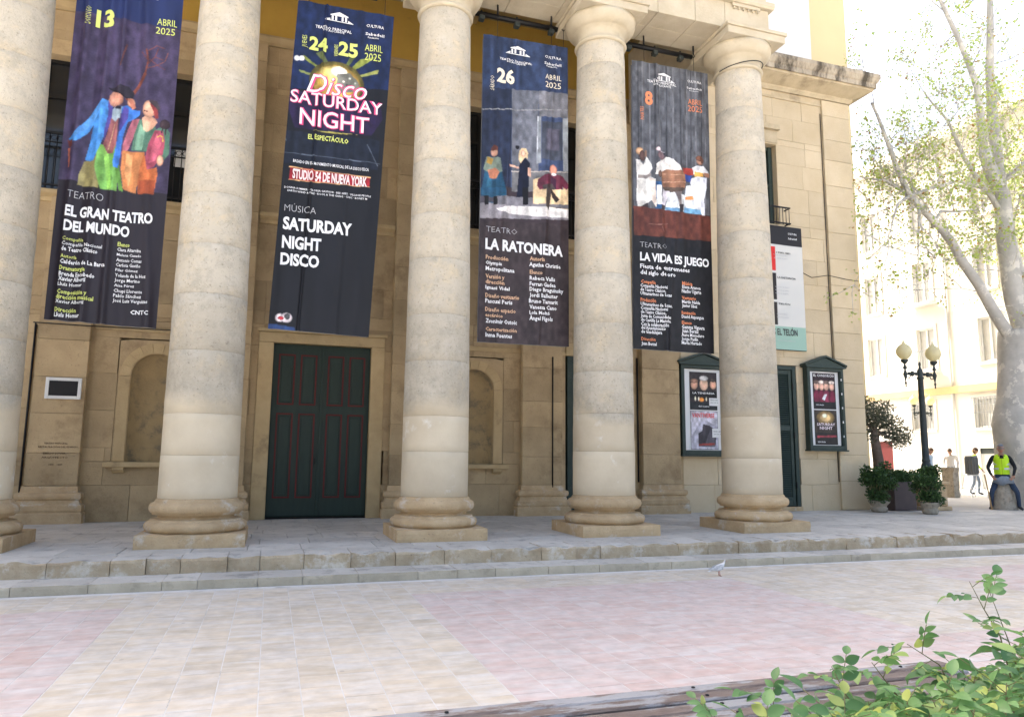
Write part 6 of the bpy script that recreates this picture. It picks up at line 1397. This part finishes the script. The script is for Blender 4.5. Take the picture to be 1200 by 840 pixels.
for x in (.7, 1.8, 2.95):
    MB().box(x-.03, x+.03, 2.46, 2.95, .36, .408).box(x-.03, x+.03, 2.86, 2.92, 0, .359).box(x-.03, x+.03, 2.48, 2.54, 0, .359).build('support', M['iron'], be)
    bo_ = MB(); 
    for k in range(5): bo_.lathe([(.009,0),(.008,.004),(.0,.006)], (x, 2.917-k*.108, .4525), 10, cap=False)
    bo_.build('bolt', M['black'], be)

# ------------------------------------------------------------------ foreground shrub
shb = thing('flowering_shrub', 'green shrub of arching stems with small oval leaflets in the bottom right corner', 'shrub', (2.2, 2.0, 0))
sr = random.Random(21)
def leaflet_mesh(w_, bend, seed):
    mb = MB(); n = 7; vs = []; r_ = random.Random(seed)
    for i in range(n+1):
        t = i/n; hw = w_*math.sin(math.pi*t**.85)**.8*(1 if 0 < i < n else 0); z = -bend*t*t
        vs += [(t, -hw, z+hw*.28), (t, 0, z), (t, hw, z+hw*.28)]
    mb.add(vs, [(3*i+j, 3*i+j+3, 3*i+j+4, 3*i+j+1) for i in range(n) for j in range(2)], 0, True); return mb
LM = [leaflet_mesh(.26+.03*k, .12+.09*k, k) for k in range(4)]; LMM = [q.mesh('leaf', M['leaf']) for q in LM]
sleaf = []; stems = MB()
def compound(p, d, L, n):
    """one compound leaf: a thin stalk with paired leaflets and one at the tip"""
    up = Vector((0,0,1)); s = d.cross(up).normalized(); nn = s.cross(d).normalized(); q = p; pts = [p]; dd = d.copy(); dirs = []
    for i in range(n+1): dd = (dd-up*.10+rv(sr)*.05).normalized(); q = q+dd*L/(n+1); pts.append(q); dirs.append(dd)
    stems.tube(pts, .0014, 4)
    for i in range(1, len(pts)):
        for sg in ((-1, 1) if i < len(pts)-1 else (0,)):
            dl = (dirs[i-1]*(.5 if sg else 1)+s*sg*.95+rv(sr)*.22).normalized(); nl = (nn+rv(sr)*.45); nl = (nl-dl*nl.dot(dl)).normalized()
            sz = L*sr.uniform(.32, .52)*(1.15 if sg == 0 else 1); sleaf.append((pts[i], dl, nl, sz))
def shoot(pts, leaves=9, L=.115, r0=.0045):
    P_ = [Vector(p) for p in pts]; stems.tube(P_, [r0*(1-.75*i/(len(P_)-1)) for i in range(len(P_))], 6)
    tl = len(P_)-1
    for k in range(leaves):
        f_ = tl*(.18+.82*(k+.5)/leaves); i = min(int(f_), tl-1); p = P_[i].lerp(P_[i+1], f_-i); ax = (P_[i+1]-P_[i]).normalized()
        a = k*2.4+sr.uniform(-.4,.4); o_ = ax.orthogonal().normalized(); o_ = Matrix.Rotation(a, 3, ax) @ o_; d = (o_+ax*.55+Vector((0,0,.25))).normalized(); compound(p, d, L*sr.uniform(.75, 1.15), sr.choice((2,2,3)))
def S(x, z, y=2.1): return Vector((x*y/2.1, y, 1.4315+(z-1.4315)*y/2.1))
shoot([S(2.72,.30),S(2.66,.55),S(2.60,.80),S(2.53,.90),S(2.47,1.0)], 8, .10)
shoot([S(2.80,.35),S(2.70,.6),S(2.64,.78),S(2.56,.97)], 6, .10); shoot([S(2.9,.4,2.0),S(2.82,.6,2.0),S(2.74,.74,2.0)], 7, .13)
shoot([S(2.85,.3,2.2),S(2.78,.6,2.2),S(2.76,.82,2.2)], 5, .11); shoot([S(2.5,.3),S(2.40,.55),S(2.30,.72),S(2.16,.80)], 8, .11)
shoot([S(2.3,.3),S(2.18,.55),S(2.06,.68),S(2.0,.75)], 8, .11); shoot([S(2.1,.25,2.0),S(2.02,.48,2.0),S(1.88,.66,2.0),S(1.83,.75,2.0)], 8, .11)
shoot([S(1.8,.3),S(1.70,.5),S(1.62,.60),S(1.56,.68)], 7, .10); shoot([S(1.55,.3,2.05),S(1.48,.52,2.05),S(1.40,.60,2.05),S(1.34,.64,2.05)], 6, .09)
for k in range(36):
    x = 1.35+1.5*(k/35)**.62+sr.uniform(-.05,.05); y = sr.uniform(1.55, 2.25); zt = .50+.17*max(0, (x-1.35)/1.5)+sr.uniform(-.06,.06)
    shoot([S(x+sr.uniform(-.05,.1), .22, y), S(x, zt-.12, y), S(x+sr.uniform(-.08,.05), zt, y)], 8, .125)
def leaf_matrix(p, d, n, s):
    y_ = n.cross(d).normalized(); m3 = Matrix((d*s, y_*s, n*s)).transposed().to_4x4(); m3.translation = p; return m3
sleaf.sort(key=lambda q: q[0].y-(q[0].z*.6))
restl = MB(); print('leaflets', len(sleaf))
def vis(p): 
    q = p-Vector((0,0,CAM_H)); z = q.dot(F); return abs(q.dot(R2)/z) < .72 and abs(q.dot(U2)/z) < .50
nl_ = 0
for k, (p, d, n, s) in enumerate(sleaf):
    mm = leaf_matrix(p, d, n, s)
    if nl_ < 300 and vis(p):
        o_ = link(bpy.data.objects.new('leaf', LMM[k % 4]), shb, (0, 0, 0)); l_, r_, s_ = mm.decompose(); o_.location = l_; o_.rotation_mode = 'QUATERNION'; o_.rotation_quaternion = r_; o_.scale = s_; nl_ += 1
    else: q = LM[k % 4]; restl.add([mm @ Vector(v) for v in q.v], q.f, 0, True)
restl.build('leaves_behind', M['leaf'], shb, kind='stuff'); stems.build('stems', M['stem'], shb, kind='stuff')
